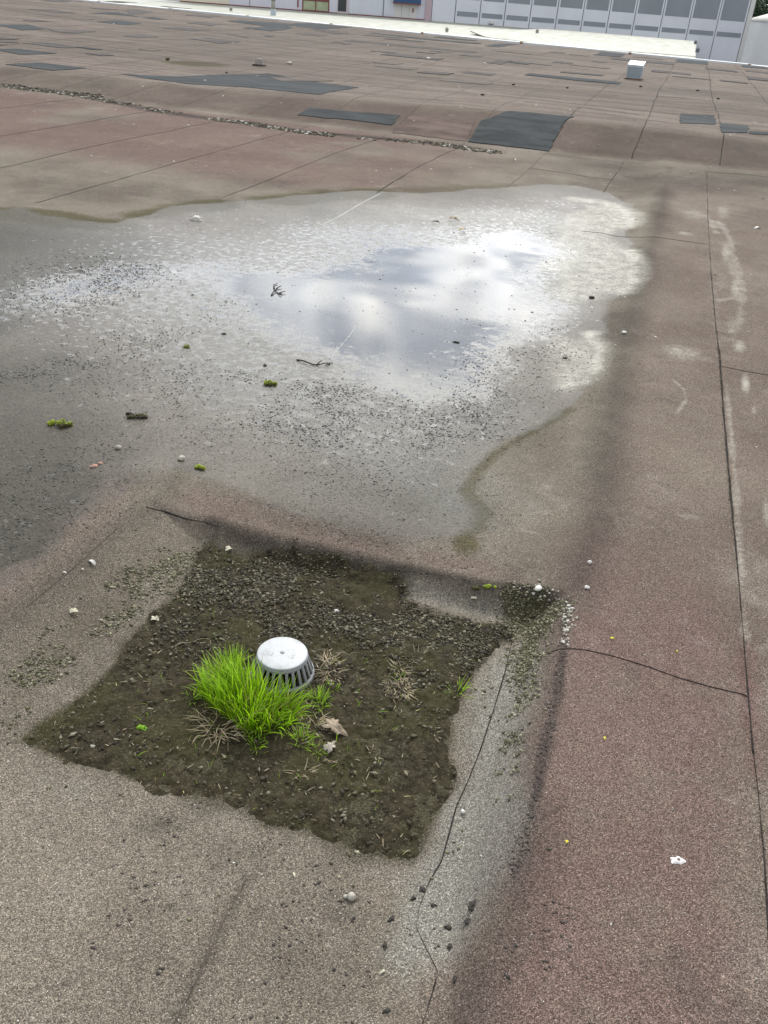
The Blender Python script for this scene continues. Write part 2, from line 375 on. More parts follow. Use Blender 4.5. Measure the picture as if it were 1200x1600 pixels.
lime = np.maximum(lime, F.line([(985,392),(998,410),(994,435),(975,455)], .05, .12, .03)*1.0)
lime = np.maximum(lime, F.poly([(830,520),(880,512),(935,530),(940,560),(920,595),(880,630),(850,600),(860,560)], .12, .12, 3, 27)*.70)
lime = np.maximum(lime, F.line([(920,520),(938,545),(925,580)], .04, .10, .03)*.85)
lime = np.maximum(lime, F.poly([(560,320),(700,318),(850,325),(880,345),(830,360),(700,350),(600,345)], .3, .25, 2, 28)*.46)
for bx, by, rx, ry, a in [(1060,550,38,14,.62),(1100,560,40,8,.4),(1040,548,14,8,.35),(1085,335,25,12,.5),(1130,330,12,20,.5),(1070,365,18,4,.6),(1155,540,12,12,.7),(1135,395,9,22,.62),(1150,455,10,20,.6),(1128,440,18,20,.38),(1145,510,14,30,.4),(1165,600,8,22,.7),(1178,640,6,10,.5),(1198,800,8,30,.6),(1010,765,30,20,.18),(880,820,60,60,.2),(1180,1260,22,60,.35),(760,850,30,25,.35)]:
    lime = np.maximum(lime, F.blob(bx, by, rx, ry)*a)
for pl, w, a in [([(1105,300),(1112,400),(1120,500),(1133,620),(1140,720)], .022, .30), ([(1122,345),(1140,372),(1148,420),(1160,460),(1155,500),(1140,520)], .030, .50), ([(1048,590),(1068,608),(1072,625),(1058,645)], .010, .5), ([(1135,600),(1150,760),(1155,860),(1165,1000)], .012, .5), ([(1035,720),(1040,760),(1030,790)], .012, .3), ([(1060,805),(1085,808)], .010, .4), ([(1165,880),(1172,930)], .015, .35), ([(1085,330),(1112,345),(1120,365)], .03, .5), ([(1100,385),(1150,395)], .03, .3),
                 ([(1120,470),(1150,465),(1165,455)], .02, .5), ([(1140,550),(1110,565),(1060,560)], .03, .3)]:
    lime = np.maximum(lime, F.line(pl, w, w*1.6, w*1.2, 8)*a)
wat = wat*(1-.55*np.clip(lime, 0, 1))
dark = F.line([(1046,262),(1042,282),(1038,300),(1028,350),(1012,400),(1002,440),(985,500),(972,560),(962,620),(952,680),(945,740),(935,800),(922,850),(908,900),(893,935)], .035, .12, .04)*.66  # fold band: damp dirt with the slope's shade painted in
dark = np.maximum(dark, F.line([(1005,420),(990,470),(962,520),(955,560)], .07, .12, .06)*.42)
dark = np.maximum(dark, F.blob(950,560,38,60)*.22)
dark = np.maximum(dark, F.line([(330,815),(380,842),(440,856),(500,866),(560,880),(610,888)], .016, .03, .012)*.75)
dark = np.maximum(dark, F.line([(610,888),(640,890),(700,902),(760,912),(830,922),(887,935)], .014, .022, .01)*.85)
dark = np.maximum(dark, F.line([(700,912),(760,922),(830,935)], .02, .05, .02)*.6)
dark = np.maximum(dark, F.line([(888,938),(880,990),(876,1040),(870,1090),(852,1160),(838,1240),(820,1310),(806,1370)], .010, .016, .010, 14)*.80)
dark = np.maximum(dark, F.line([(876,945),(868,990),(862,1040),(856,1090),(838,1160),(822,1240),(804,1310),(790,1370)], .012, .055, .01)*.50)
dark = np.maximum(dark, F.line([(835,1270),(815,1350),(800,1410),(775,1480),(745,1560),(720,1640)], .03, .09, .02)*.66)
dark = np.maximum(dark, F.line([(300,728),(255,775),(230,797),(183,825),(130,875),(96,904),(20,960),(-60,1020)], .012, .07, .02)*.42)
dark = np.maximum(dark, F.line([(300,728),(255,775),(210,810),(183,825),(96,904)], .002, .006, .003, 20)*.5)
dark = np.maximum(dark, F.line([(-100,130),(0,133),(135,150),(240,173),(365,190),(470,205),(560,213),(690,225),(760,236)], .10, .12, .06, 3)*.95)
dark = np.maximum(dark, F.line([(940,262),(1000,275),(1060,285),(1130,280),(1200,285)], .35, .6, .2, 1)*.60)  # band of shade painted along the foot of the ramp
dark = np.maximum(dark, F.line([(860,240),(900,247),(985,254)], .04, .2, .04)*.45)
dark = np.maximum(dark, F.line([(330,755),(400,785),(460,818),(520,828),(600,848)], .02, .05, .02)*.30)
dark = np.maximum(dark, F.line([(388,1370),(340,1460),(300,1545),(270,1610)], .006, .02, .004)*.55)
dark = np.maximum(dark, F.line([(515,300),(500,330),(470,370)], .05, .1, .05)*.3)
dark = np.maximum(dark, F.blob(440,288,60,8)*.3); dark = np.maximum(dark, F.blob(690,400,1,1)*0)
for bx, by, rx, ry, a in [(255,1290,42,18,.55),(330,1265,40,16,.35),(390,1330,22,12,.3),(60,1290,30,8,.15),(265,1416,12,5,.6),(292,1396,8,4,.5),(405,1422,8,5,.6),(375,1375,9,4,.4),(100,1538,8,6,.6),(126,1462,8,6,.5),(35,1384,6,4,.5),(520,1400,8,5,.5),(455,1500,60,50,.14),(530,1430,25,20,.35),(950,985,8,3,.4),(953,1123,10,4,.4),(867,1305,6,5,.7),(1165,1392,10,7,.4),(1117,1380,5,5,.4)]:
    dark = np.maximum(dark, F.blob(bx, by, rx, ry)*a)
# darker band on the plateau behind the ramp and grime with painted shade on the ramp face
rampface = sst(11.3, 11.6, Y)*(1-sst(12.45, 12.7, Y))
olive = np.zeros_like(X)
for pl, w, a in [([(-300,330),(0,335),(60,340),(110,348),(170,352)], .16, .8), ([(230,335),(270,325),(330,322)], .14, .75), ([(450,312),(520,305),(570,303)], .18, .85), ([(620,300),(680,296),(760,293)], .14, .45), ([(760,292),(800,290)], .12, .4),
                 ([(885,640),(845,668),(800,692),(772,712),(745,738),(725,770),(755,800),(745,825),(715,842)], .030, .55), ([(880,642),(845,668),(810,684)], .018, .8), ([(1140,300),(1180,300)], .1, .1)]:
    olive = np.maximum(olive, F.line(pl, w, w*1.5, w*.9, 3)*a)
for bx, by, rx, ry, a in [(308,100,46,4,1.1),(262,96,10,2,.5),(728,848,24,16,.9),(640,790,70,50,.45),(700,740,50,30,.35),(120,920,10,8,.4),(770,950,60,20,.3),(870,580,50,40,.2),(30,345,60,14,.4),(770,295,40,8,.5)]:
    olive = np.maximum(olive, F.blob(bx, by, rx, ry)*a)
olive = np.maximum(olive, F.poly([(540,760),(700,720),(740,750),(750,810),(690,850),(600,840)], .15, .1)*.35)
olive = np.maximum(olive, F.poly(CORNER, .03, .03, 8)*.8)
olive = np.maximum(olive, F.poly(MUD, .03, .02)*.9); olive = np.maximum(olive, F.poly(LSTRIP, .03, .03, 9)*.30)
brown = np.maximum(F.poly(MUD, .02, .01), F.line(MUD+MUD[:1], .012, .05, .03, 9)*.62)
brown = np.maximum(brown, F.poly([(-200,900),(-200,720),(0,730),(80,690),(160,710),(190,740),(150,780),(110,815),(80,848),(30,880),(-60,930)], .12, .12, 3)*.62)
brown = np.maximum(brown, F.poly([(-100,860),(0,845),(60,838),(88,838),(60,870),(20,885),(-100,930)], .04, .05, 6)*.9)
brown = np.maximum(brown, F.poly([(-500,340),(0,350),(150,365),(260,380),(240,420),(140,450),(60,500),(0,520),(-300,560),(-500,500)], .5, .4, 1)*.85)
brown = np.maximum(brown, F.poly([(-300,560),(0,520),(120,540),(260,640),(330,740),(200,775),(60,850),(-200,950)], .5, .4, 1.3, 81)*.55)
brown = np.maximum(brown, F.line([(1100,1000),(1100,1001)], .01)*0)
red = sst(.30, .02, np.abs(X-.22)/1.0-.10)*sst(3.2, 1.9, Y)*.85
red = np.maximum(red, sst(.02, .08, X)*.35*sst(11, 9, Y))
red = np.maximum(red, sst(6.8, 8.0, Y)*sst(-1.0, -3.5, X)*(1-sst(11.0, 11.4, Y))*.85*sst(.3, .55, fbm(X, Y, .6, 3, 31)+.15))
red = np.maximum(red, rampface*sst(.2, .6, fbm(X, Y, .7, 2, 35)+.1)*.55)
red = np.maximum(red, F.poly([(250,790),(300,750),(400,785),(500,826),(640,858),(760,880),(880,930),(760,905),(560,870),(400,830),(330,810)], .06, .05)*.5)
red = np.maximum(red, F.line([(180,760),(100,830),(20,890),(-60,950)], .05, .1, .03)*.35)
for pl in ([(1160,1000),(1168,1100),(1180,1200)], [(860,1330),(840,1450),(830,1560)]):
    red = np.maximum(red, F.line(pl, .02, .06, .02)*1.0)
farm = sst(12.5, 12.75, Y)
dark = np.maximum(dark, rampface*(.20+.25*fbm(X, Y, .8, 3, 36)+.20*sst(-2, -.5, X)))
dark = np.maximum(dark, farm*sst(.47, .62, fbm(X*.35, Y*1.1, .5, 4, 37))*.30)
dark = np.maximum(dark, sst(15.2, 15.8, Y)*(1-sst(17.6, 18.2, Y+.1*X))*.26*sst(-12, -6, X))
dark = dark*(1-at_wet*.55*(lime > .3))
gritf = np.maximum(grit_density(F), .0)
gritf = np.maximum(gritf, F.poly(WET, .2, .2)*(.20+.35*fbm(X, Y, 3, 4, 88)))
nx, ny = len(gx), len(gy)
idx = np.arange(nx*ny).reshape(ny, nx)
FC = np.stack([idx[:-1, :-1], idx[:-1, 1:], idx[1:, 1:], idx[1:, :-1]], -1).reshape(-1, 4)
V = np.stack([X, Y, Z], -1).reshape(-1, 3)
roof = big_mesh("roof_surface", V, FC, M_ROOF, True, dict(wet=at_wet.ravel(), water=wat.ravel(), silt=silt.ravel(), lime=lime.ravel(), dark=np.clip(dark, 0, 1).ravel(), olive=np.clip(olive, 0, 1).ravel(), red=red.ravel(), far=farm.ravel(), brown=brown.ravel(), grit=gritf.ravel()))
tag(roof, kind='structure')

# ------------------------------------------------------------------ things laid on the roof: seams and patches
M_BIT = simple("bitumen", (.034, .030, .027), .95, .5, 60, .002, spec=.08)
M_SEAMF = simple("old_bitumen", (.085, .070, .060), .95, .35, 20, .002, spec=.08)
M_SILTLINE = simple("silted_seam", (.28, .29, .28), .6, .3, 60)
def ribbon(name, pts, width, mat, parent, step=.03, wob=.5, lift=.003, seed=0, taper=True, world=False):
    w = np.array(pts, float) if world else px2w(pts)
    seg = np.hypot(*(w[1:]-w[:-1]).T); L = np.concatenate([[0], np.cumsum(seg)]); n = max(3, int(L[-1]/step))
    s = np.linspace(0, L[-1], n); px = np.interp(s, L, w[:, 0]); py = np.interp(s, L, w[:, 1])
    tx = np.gradient(px); ty = np.gradient(py); l = np.hypot(tx, ty)+1e-9; tx /= l; ty /= l
    off = (fbm(s+seed*7.7, s*0, 1.3, 4, 50+seed)-.5)*width*2.2
    wd = width*.5*(1-wob+2*wob*fbm(s+seed*3.1, s*0+seed, 9, 4, 60+seed))
    wd = wd*np.where(fbm(s+seed, s*0, 4, 3, 77+seed) < .36, .22, 1)
    if taper: wd = wd*np.minimum(1, np.minimum(s, L[-1]-s)/(width*4)+.05)
    a = np.stack([px+(off+wd)*-ty, py+(off+wd)*tx], -1); b = np.stack([px+(off-wd)*-ty, py+(off-wd)*tx], -1); c = (a+b)/2
    V = np.concatenate([np.column_stack([q, H(q[:, 0], q[:, 1])+h]) for q, h in ((a, -.001), (c, lift), (b, -.001))])
    f = []
    for i in range(n-1):
        for k in (0, 1): f.append((k*n+i, k*n+i+1, (k+1)*n+i+1, (k+1)*n+i))
    return mesh_obj(name, V, f, mat, parent, True)
seamx_near = [(-7.75, 11.1, 8.6), (-6.45, 11.1, 5.4), (-5.42, 11.1, 5.5), (-4.38, 11.1, 5.6), (-3.36, 11.1, 6.6), (-2.38, 11.25, 7.6)]
k = 0
for x, y1, y0 in seamx_near:
    ribbon("seam", [(x, y1), (x-.02, (y0+y1)/2), (x+.02, y0)], .016, M_BIT, roof, .03, .6, .003, k, True, True); k += 1
ribbon("seam", [(-1.38, 11.2), (-1.36, 9.8), (-1.38, 8.6)], .014, M_SEAMF, roof, .03, .6, .003, 30, True, True)
ribbon("seam", [(-.46, 11.2), (-.50, 9.0)], .014, M_BIT, roof, .03, .6, .003, 31, True, True)
ribbon("seam", [(1104,270),(1106,330),(1110,420),(1117,500),(1124,570),(1130,640),(1137,730),(1146,830),(1153,900),(1162,1000),(1170,1090),(1177,1170),(1187,1260),(1196,1350),(1203,1440),(1212,1560),(1222,1680)], .006, M_BIT, roof, .012, .8, .004, 32)
ribbon("seam", [(1124,545),(1130,640),(1137,730),(1146,830)], .007, M_BIT, roof, .010, .9, .006, 38)
for i, (pl, w) in enumerate([([(855,1022),(890,1013),(915,1015),(960,1025),(1010,1040),(1060,1058),(1110,1072),(1167,1087)], .006),
    ([(1127,573),(1160,580),(1200,587),(1260,595)], .016), ([(908,361),(940,364),(1000,371),(1027,371),(1105,382)], .012),
    ([(826,263),(880,270),(920,276),(958,281)], .022), ([(1100,268),(1150,272),(1205,277)], .02),
    ([(228,793),(255,799),(290,811),(318,816),(342,824)], .007),
    ([(800,1000),(788,1050),(770,1110),(750,1170),(728,1225),(712,1260),(702,1300),(690,1345),(672,1375),(656,1415),(650,1448),(664,1478),(684,1518),(676,1550),(660,1600),(650,1650)], .0045),
    ([(385,1375),(350,1440),(320,1505),(300,1550),(268,1610)], .0035),
    ([(183,825),(150,855),(96,904),(40,950)], .004)]):
    ribbon("seam", pl, w, M_BIT if i < 7 else M_SEAMF, roof, .012, .75, .0025, 40+i)
ribbon("seam", [(558,505),(545,525),(532,540),(515,560)], .005, M_SILTLINE, roof, .02, .6, .002, 60)
ribbon("seam", [(600,300),(560,320),(530,338),(500,352)], .010, M_SILTLINE, roof, .03, .6, .002, 61)
for i in range(-26, 5):                                # plateau seams, one metre apart
    x = .62+i*1.0
    if x < -24: continue
    ribbon("seam", [(x, 11.45), (x+.03, 13), (x-.03, 20), (x+.03, 27), (x, min(38.5, yedge(x)-.4))], .018 if i > -3 else .014, M_BIT if i > -3 else M_SEAMF, roof, .08, .6, .004, 70+i, False, True)
for i, (x0, x1, y) in enumerate([(-2.2,-.5,14.3),(-1.3,.6,15.0),(-.4,2.8,16.1),(.6,3.4,13.6),(.62,3.4,13.1),(-.4,.6,18.2),(-3.3,-1.4,14.9),(-.3,2.5,20.5),(-7,-3,14.7),(-1.3,3,22.8),(-14,-9,13.4),(-5,-1,17.3),(1.6,5,18.9)]):
    ribbon("seam", [(x0, y), ((x0+x1)/2, y+.05), (x1, y-.02)], .035, M_SEAMF, roof, .08, .7, .004, 120+i, True, True)

def patch_mat(name, c):
    m, g, p = newmat(name); P = g.pos()
    n = g.noise(g.scale(P, (.6, 1.6, 1)), 3.5, 6, .6); f = g.noise(P, 60, 3, .6)
    col = g.mix(g.ss(n, .3, .7), tuple(v*.72 for v in c), tuple(v*1.35 for v in c))
    col = g.mix(g.m('MULTIPLY', g.ss(f, .5, .8), .35), col, tuple(v*1.9 for v in c))
    g.val(p.inputs['Base Color'], col); p.inputs['Roughness'].default_value = .95; p.inputs['Specular IOR Level'].default_value = .12
    g.t.links.new(g.bump(f, .5, .003), p.inputs['Normal']); return m
PM = [patch_mat("slate_felt", (.044, .050, .052)), patch_mat("grey_felt", (.080, .073, .068)), patch_mat("brown_felt", (.115, .098, .086)), patch_mat("red_felt", (.118, .086, .074))]
def patch(poly, mat, lift=.006, label=None):
    poly = np.array(poly, float); bm = bmesh.new()
    # ragged outline
    P = []
    n = len(poly)
    for i in range(n):
        a, b = poly[i], poly[(i+1) % n]; L = np.hypot(*(b-a)); m = max(1, int(L/.12))
        for j in range(m):
            q = a+(b-a)*j/m; jj = min(.02, L*.03)*(0 if j == 0 else 1)
            P.append(q+rng.uniform(-jj, jj, 2))
    f = bm.faces.new([bm.verts.new((q[0], q[1], 0)) for q in P])
    if f.normal.z < 0 or (f.normal_update() or f.normal.z < 0): f.normal_flip()
    y0, y1 = poly[:, 1].min(), poly[:, 1].max(); x0, x1 = poly[:, 0].min(), poly[:, 0].max()
    for yy in np.arange(y0, y1, .10 if y0 < 13.3 else .15)[1:]:
        bmesh.ops.bisect_plane(bm, geom=bm.verts[:]+bm.edges[:]+bm.faces[:], plane_co=(0, yy, 0), plane_no=(0, 1, 0))
    for xx in np.arange(x0, x1, .4)[1:]:
        bmesh.ops.bisect_plane(bm, geom=bm.verts[:]+bm.edges[:]+bm.faces[:], plane_co=(xx, 0, 0), plane_no=(1, 0, 0))
    r = bmesh.ops.extrude_face_region(bm, geom=bm.faces[:]); top = {v for v in r['geom'] if isinstance(v, bmesh.types.BMVert)}
    for v in bm.verts: v.co.z = float(H(v.co.x, v.co.y))+(lift if v in top else -.004)
    o = obj_bm("patch", bm, mat, roof)
    if label: o['label'] = label
    return o
def patch_px(pts, mi, lift=.006, label=None): return patch(px2w(pts), PM[mi], lift, label)
patch_px([(797,174),(897,183),(880,192),(873,207),(858,237),(731,222),(752,189)], 0, .010, "large slate grey patch lapping over the ramp")
patch_px([(484,169),(625,181),(612,196),(465,180)], 0, .008)
patch_px([(642,179),(744,188),(728,221),(612,208)], 3, .005, "dull brown patch on the ramp")
patch_px([(1064,178),(1117,181),(1118,195),(1062,193)], 0); patch_px([(1124,193),(1169,197),(1168,208),(1127,207)], 0, .008); patch_px([(1170,205),(1230,209),(1230,213),(1170,209)], 0)
patch_px([(190,116),(280,120),(340,117),(420,115),(560,137),(500,148),(380,136),(290,131)], 0, .006)
patch_px([(420,121),(500,124),(520,127),(440,127)], 2, .009)
def patch_ext(xl, xr, yc, th, mi):
    """a rectangular felt patch lying along the seams, from its extents in the photograph"""
    c = at((xl+xr)/2, yc)
    def pj(p):
        d = np.array([p[0], p[1], p[2]-CAMZ]); a = d@cr; b = d@cu; f = d@cf
        return np.array([600+FPX*a/f, 800-FPX*b/f])
    o = pj(c); vx = pj(c+np.array([.5, 0, 0]))-o; vy = pj(c+np.array([0, .5, 0]))-o
    A = np.abs(np.array([[vx[0], vy[0]], [vx[1], vy[1]]]))*2
    try: w, l = np.linalg.solve(A, [xr-xl, th])
    except Exception: w, l = 1, 1
    if not (.3 < w < 6 and .3 < l < 6): w = np.clip(w, .5, 4); l = np.clip((th-abs(vx[1])*2*w)/(abs(vy[1])*2), .6, 4)
    l = min(l, 4.0)
    patch([(c[0]-w/2, c[1]-l/2), (c[0]+w/2, c[1]-l/2), (c[0]+w/2, c[1]+l/2), (c[0]-w/2, c[1]+l/2)], PM[mi], .007+.002*(len(bpy.data.objects) % 3))
for mi, q in [(0,[(9,101),(63,98.6),(134,107),(84,110.5)]),(0,[(-20,76),(28,77),(89,83.4),(32,85.6)]),(1,[(35,67.6),(84,67),(121,75),(91,75)]),(0,[(119,73.7),(132,74),(160,77.6),(150,78.4)]),(1,[(134,84),(160,82.8),(178,86.7),(160,87.8)]),
  (0,[(-10,38.5),(43,38.6),(74,45.5),(35,47.7)]),(1,[(74,45.5),(84,46),(102,50),(87,50)]),(1,[(87,50),(123,48),(150,49.4),(121,52.4)]),(1,[(-20,58.6),(30,60.7),(24,62.4),(-20,61)]),(1,[(-20,64),(20,64.6),(30,67.6),(-10,66)]),(1,[(-20,68),(13,70.4),(-10,72)]),
  (1,[(35,32),(52,30.8),(76,33.6),(50,33.8)]),(1,[(45.5,14.7),(82,14.7),(117,20),(95,20.6)]),(2,[(52,22),(71.5,21.7),(97.5,25),(87,25.6)]),(0,[(139,20.6),(186,20),(217,26.4),(195,24.3)]),(1,[(191,16),(217,15),(238,19.5),(208,22.8)]),(0,[(152,34),(188.5,32.5),(221,37.3),(191,39)]),
  (2,[(113,29.3),(130,28.6),(147,30.8),(130,31.6)]),(0,[(223,27.7),(240.5,27),(260,30.3),(245,30.8)]),(1,[(193,56.8),(219,54),(247,58),(219,59.6)]),(1,[(139,12.6),(156,12),(184,15.6),(171,15.6)]),(2,[(217,77.6),(234,77.6),(251,79.3),(238,80)]),
  (0,[(355,33),(373,31.7),(460,38),(443,44)]),(0,[(380,44),(430,38),(457,43),(425,49)]),(1,[(296,61),(325,59),(376,65.3),(345,68.7)]),(1,[(463,52.5),(482,52),(512,56),(500,57)]),(0,[(440,38),(483,36),(550,43),(500,46)]),(1,[(483,46),(507,46),(545,52),(523,53)]),(1,[(413,56),(420,55),(430,57),(423,57.7)]),(1,[(517,66),(528,65),(550,69),(540,70)]),(1,[(353,53),(370,55),(388,58.5),(382,59)]),
  (1,[(255,44.5),(275,42.5),(330,47),(300,49)]),(1,[(292,36),(310,34),(352,39),(330,41)]),(1,[(290,24),(310,23),(345,26),(330,28)]),(1,[(63,1.5),(90,0),(130,2),(100,3.5)])]:
    patch_px(q, mi, .008)
for a in [(566,636,57,6,1),(620,645,63,3,1),(653,678,61,6,0),(691,733,61,4,0),(664,674,82,3,2),(620,661,73,3,1),(583,616,82,4,1),(614,676,89,5,1),(590,624,99,4,2),(760,812,70,8,0),(678,700,81,3,2),(725,748,87,3,1),(778,824,82,3,2),
    (762,800,97,6,1),(785,830,98,5,0),(826,862,101,4,1),(657,705,114,5,1),(725,772,115,5,1),(831,960,123,6,0),(880,940,115,4,1),(861,881,82,3,1),(890,920,86,3,2),(928,978,86,8,0),(865,895,98,3,1),(924,950,97,3,1),(955,1000,93,6,1),(988,1036,91,5,1),(893,950,104,4,2),(1018,1046,112,5,1),(1056,1073,115,3,1),(1050,1112,122,7,1),(1010,1055,98,7,1),(1058,1106,97,9,0),(1102,1152,109,7,1),(1125,1168,128,4,1),(1158,1200,105,6,0),(1165,1210,113,4,1),(1166,1215,124,7,1),(600,640,106,3,2),(250,300,12,4,1),(160,215,3,3,1),(700,760,128,4,2)]:
    patch_ext(*a)

# ------------------------------------------------------------------ loose matter in bulk
def lumps(name, P, size, mat, flat=.6, jit=.3, elong=1.0, kind='stuff', sink=.3, res=1):
    """thousands of small irregular pieces in one mesh; P (n,3), size (n,)"""
    if res: 
        t = (1+5**.5)/2; T = np.array([(-1,t,0),(1,t,0),(-1,-t,0),(1,-t,0),(0,-1,t),(0,1,t),(0,-1,-t),(0,1,-t),(t,0,-1),(t,0,1),(-t,0,-1),(-t,0,1)], float)/1.9
        Fc = np.array([(0,11,5),(0,5,1),(0,1,7),(0,7,10),(0,10,11),(1,5,9),(5,11,4),(11,10,2),(10,7,6),(7,1,8),(3,9,4),(3,4,2),(3,2,6),(3,6,8),(3,8,9),(4,9,5),(2,4,11),(6,2,10),(8,6,7),(9,8,1)])
    else:
        T = np.array([(1,0,0),(-1,0,0),(0,1,0),(0,-1,0),(0,0,1),(0,0,-1)], float); Fc = np.array([(0,2,4),(2,1,4),(1,3,4),(3,0,4),(2,0,5),(1,2,5),(3,1,5),(0,3,5)])
    n = len(P); nv = len(T)
    Q = T[None]*(1+rng.uniform(-jit, jit, (n, nv, 1)))+rng.uniform(-jit*.4, jit*.4, (n, nv, 3))
    Q[..., 0] *= (1+rng.uniform(0, elong, n))[:, None]; Q[..., 2] *= (flat*rng.uniform(.6, 1.3, n))[:, None]
    a = rng.uniform(0, 2*math.pi, n); ca, sa = np.cos(a)[:, None], np.sin(a)[:, None]
    tl = rng.uniform(-.35, .35, n)[:, None]; Q[..., 2] += Q[..., 0]*tl*flat
    x = Q[..., 0]*ca-Q[..., 1]*sa; y = Q[..., 0]*sa+Q[..., 1]*ca
    s = size[:, None]*.5
    V = np.stack([x*s+P[:, 0:1], y*s+P[:, 1:2], Q[..., 2]*s+P[:, 2:3]+(size[:, None]*.5*flat*(1-sink*2))*1], -1).reshape(-1, 3)
    Fq = (Fc[None]+(np.arange(n)*nv)[:, None, None]).reshape(-1, 3)
    o = big_mesh(name, V, Fq, mat, False, dict(tone=np.repeat(rng.random(n), nv)))
    return tag(o, kind=kind) if kind else o
def scatter(n, bbox, dens, power=1, y_bias=False):
    """n tries in a world box, kept with probability dens(Field)"""
    x = rng.uniform(bbox[0], bbox[1], n); y = rng.uniform(bbox[2], bbox[3], n)
    p = dens(Field(x, y)); k = rng.random(n) < p; x = x[k]; y = y[k]
    return np.column_stack([x, y, H(x, y)])
M_GRIT = rand_mat("wet_grit", [(.024,.022,.017), (.045,.041,.033), (.07,.065,.055), (.13,.125,.11)], .5)
P1 = scatter(560000, (-5.6, .1, 1.4, 6.6), lambda F: grit_density(F)*.5)
s1 = .0024+.0056*rng.random(len(P1))**2.4
lumps("grit", P1, s1*(.8+.12*P1[:, 1]), M_GRIT, .5, .4, .5, sink=.25, res=0)
tag(bpy.data.objects["grit"], "dark wet grit and moss flakes strewn over the puddle bed", "grit")

# mud floor of the sunken field --------------------------------------------------------------
def mud_material():
    m, g, p = newmat("silty_mud"); P = g.pos()
    n1 = g.noise(P, 5, 5, .6); n2 = g.noise(P, 38, 6, .65); n3 = g.noise(P, 160, 4, .7)
    c = g.mix(g.ss(n2, .3, .7), (.024, .019, .011), (.064, .054, .032))
    c = g.mix(g.m('MULTIPLY', g.ss(n1, .42, .62), .55), c, (.055, .054, .020))
    c = g.mix(g.m('MULTIPLY', g.ss(n3, .56, .70), .7), c, (.20, .185, .125))
    c = g.mix(g.m('MULTIPLY', g.ss(n3, .42, .30), .6), c, (.014, .012, .009))
    g.val(p.inputs['Base Color'], c); p.inputs['Roughness'].default_value = .9; p.inputs['Specular IOR Level'].default_value = .12
    g.t.links.new(g.bump(g.m('ADD', n3, g.m('MULTIPLY', n2, .8)), 1.0, .006), p.inputs['Normal']); return m
M_MUD = mud_material()
def patchy_bed(name, poly, thick, rough, mat, rag, res=.004, seed=5, label=None, cat=None, edge=.03, extra=None):
    w = px2w(poly); lo = w.min(0)-.06; hi = w.max(0)+.06
    xs = np.arange(lo[0], hi[0], res); ys = np.arange(lo[1], hi[1], res); x, y = np.meshgrid(xs, ys)
    sd = sd_poly(x, y, w)+(fbm(x, y, 14, 5, seed)-.5)*2*rag
    if extra is not None: sd = np.minimum(sd, extra(x, y))
    k = np.clip(sd/edge, -1, 1)
    z = H(x, y)+thick*np.where(k > 0, k**.7, k*1.6)+(fbm(x, y, 30, 5, seed+1, .6)-.5)*rough*np.clip(k+.6, 0, 1)+(fbm(x, y, 6, 3, seed+2)-.5)*rough*.8*np.clip(k, 0, 1)
    keep = sd > -.03; id_ = np.arange(x.size).reshape(x.shape)
    kf = keep[:-1, :-1] | keep[1:, 1:]
    Fq = np.stack([id_[:-1, :-1][kf], id_[:-1, 1:][kf], id_[1:, 1:][kf], id_[1:, :-1][kf]], -1)
    used, inv = np.unique(Fq.ravel(), return_inverse=True)
    V = np.stack([x.ravel()[used], y.ravel()[used], z.ravel()[used]], -1)
    o = big_mesh(name, V, inv.reshape(Fq.shape), mat, True); return tag(o, label, cat, kind='stuff')
patchy_bed("mud", MUD, .005, .020, M_MUD, .028, label="dark olive mud silted round the roof drain", cat="mud", edge=.03)
M_CRUMB = rand_mat("mud_crumbs", [(.018,.014,.009), (.036,.030,.018), (.060,.052,.030), (.080,.072,.038), (.22,.20,.14)], .9)
M_CRUMBG = rand_mat("mossy_crumbs", [(.035,.032,.018), (.065,.062,.028), (.105,.100,.045), (.19,.185,.11), (.36,.34,.24)], .8)
def muddens(F):
    a = F.poly(MUD, .02, .03, 14, 5)
    top = sst(1.4, 1.9, F.y)*.88+.12
    n = sst(.35, .65, fbm(F.x, F.y, 8, 4, 91))*.85+.15
    return a*n*top
Pm = scatter(95000, (-1.25, .05, 1.08, 2.2), muddens); Pm[:, 2] += .007
lumps("mud_crumbs", Pm, .002+.009*rng.random(len(Pm))**3.2, M_CRUMB, .42, .5, 1.0, sink=.42, res=0)
tag(bpy.data.objects["mud_crumbs"], "crumbly clods of dark mud over the drain field", "mud crumbs")
Pc = np.concatenate([scatter(60000, (-.35, .05, 1.3, 2.2), lambda F: F.poly(CORNER, .03, .03, 12, 8)*.5),
    scatter(60000, (-1.5, -.8, 1.1, 2.2), lambda F: F.poly(LSTRIP, .02, .05, 9, 9)*sst(.48, .66, fbm(F.x, F.y, 12, 4, 92))*.5),
    scatter(30000, (-.3, .05, 1.0, 2.0), lambda F: np.maximum(F.line([(840,1030),(820,1090),(800,1160),(790,1240)], .02, .02, .02, 8), F.blob(800,1060,30,40)*.6)*sst(.45, .6, fbm(F.x, F.y, 18, 4, 93))*.7),
    scatter(20000, (-1.4, .1, .6, 1.3), lambda F: sst(.62, .78, fbm(F.x, F.y, 13, 4, 94))*.06),
    ])
lumps("debris_crumbs", Pc, .0025+.008*rng.random(len(Pc))**2.2, M_CRUMBG, .55, .35, .8, sink=.3, res=0)
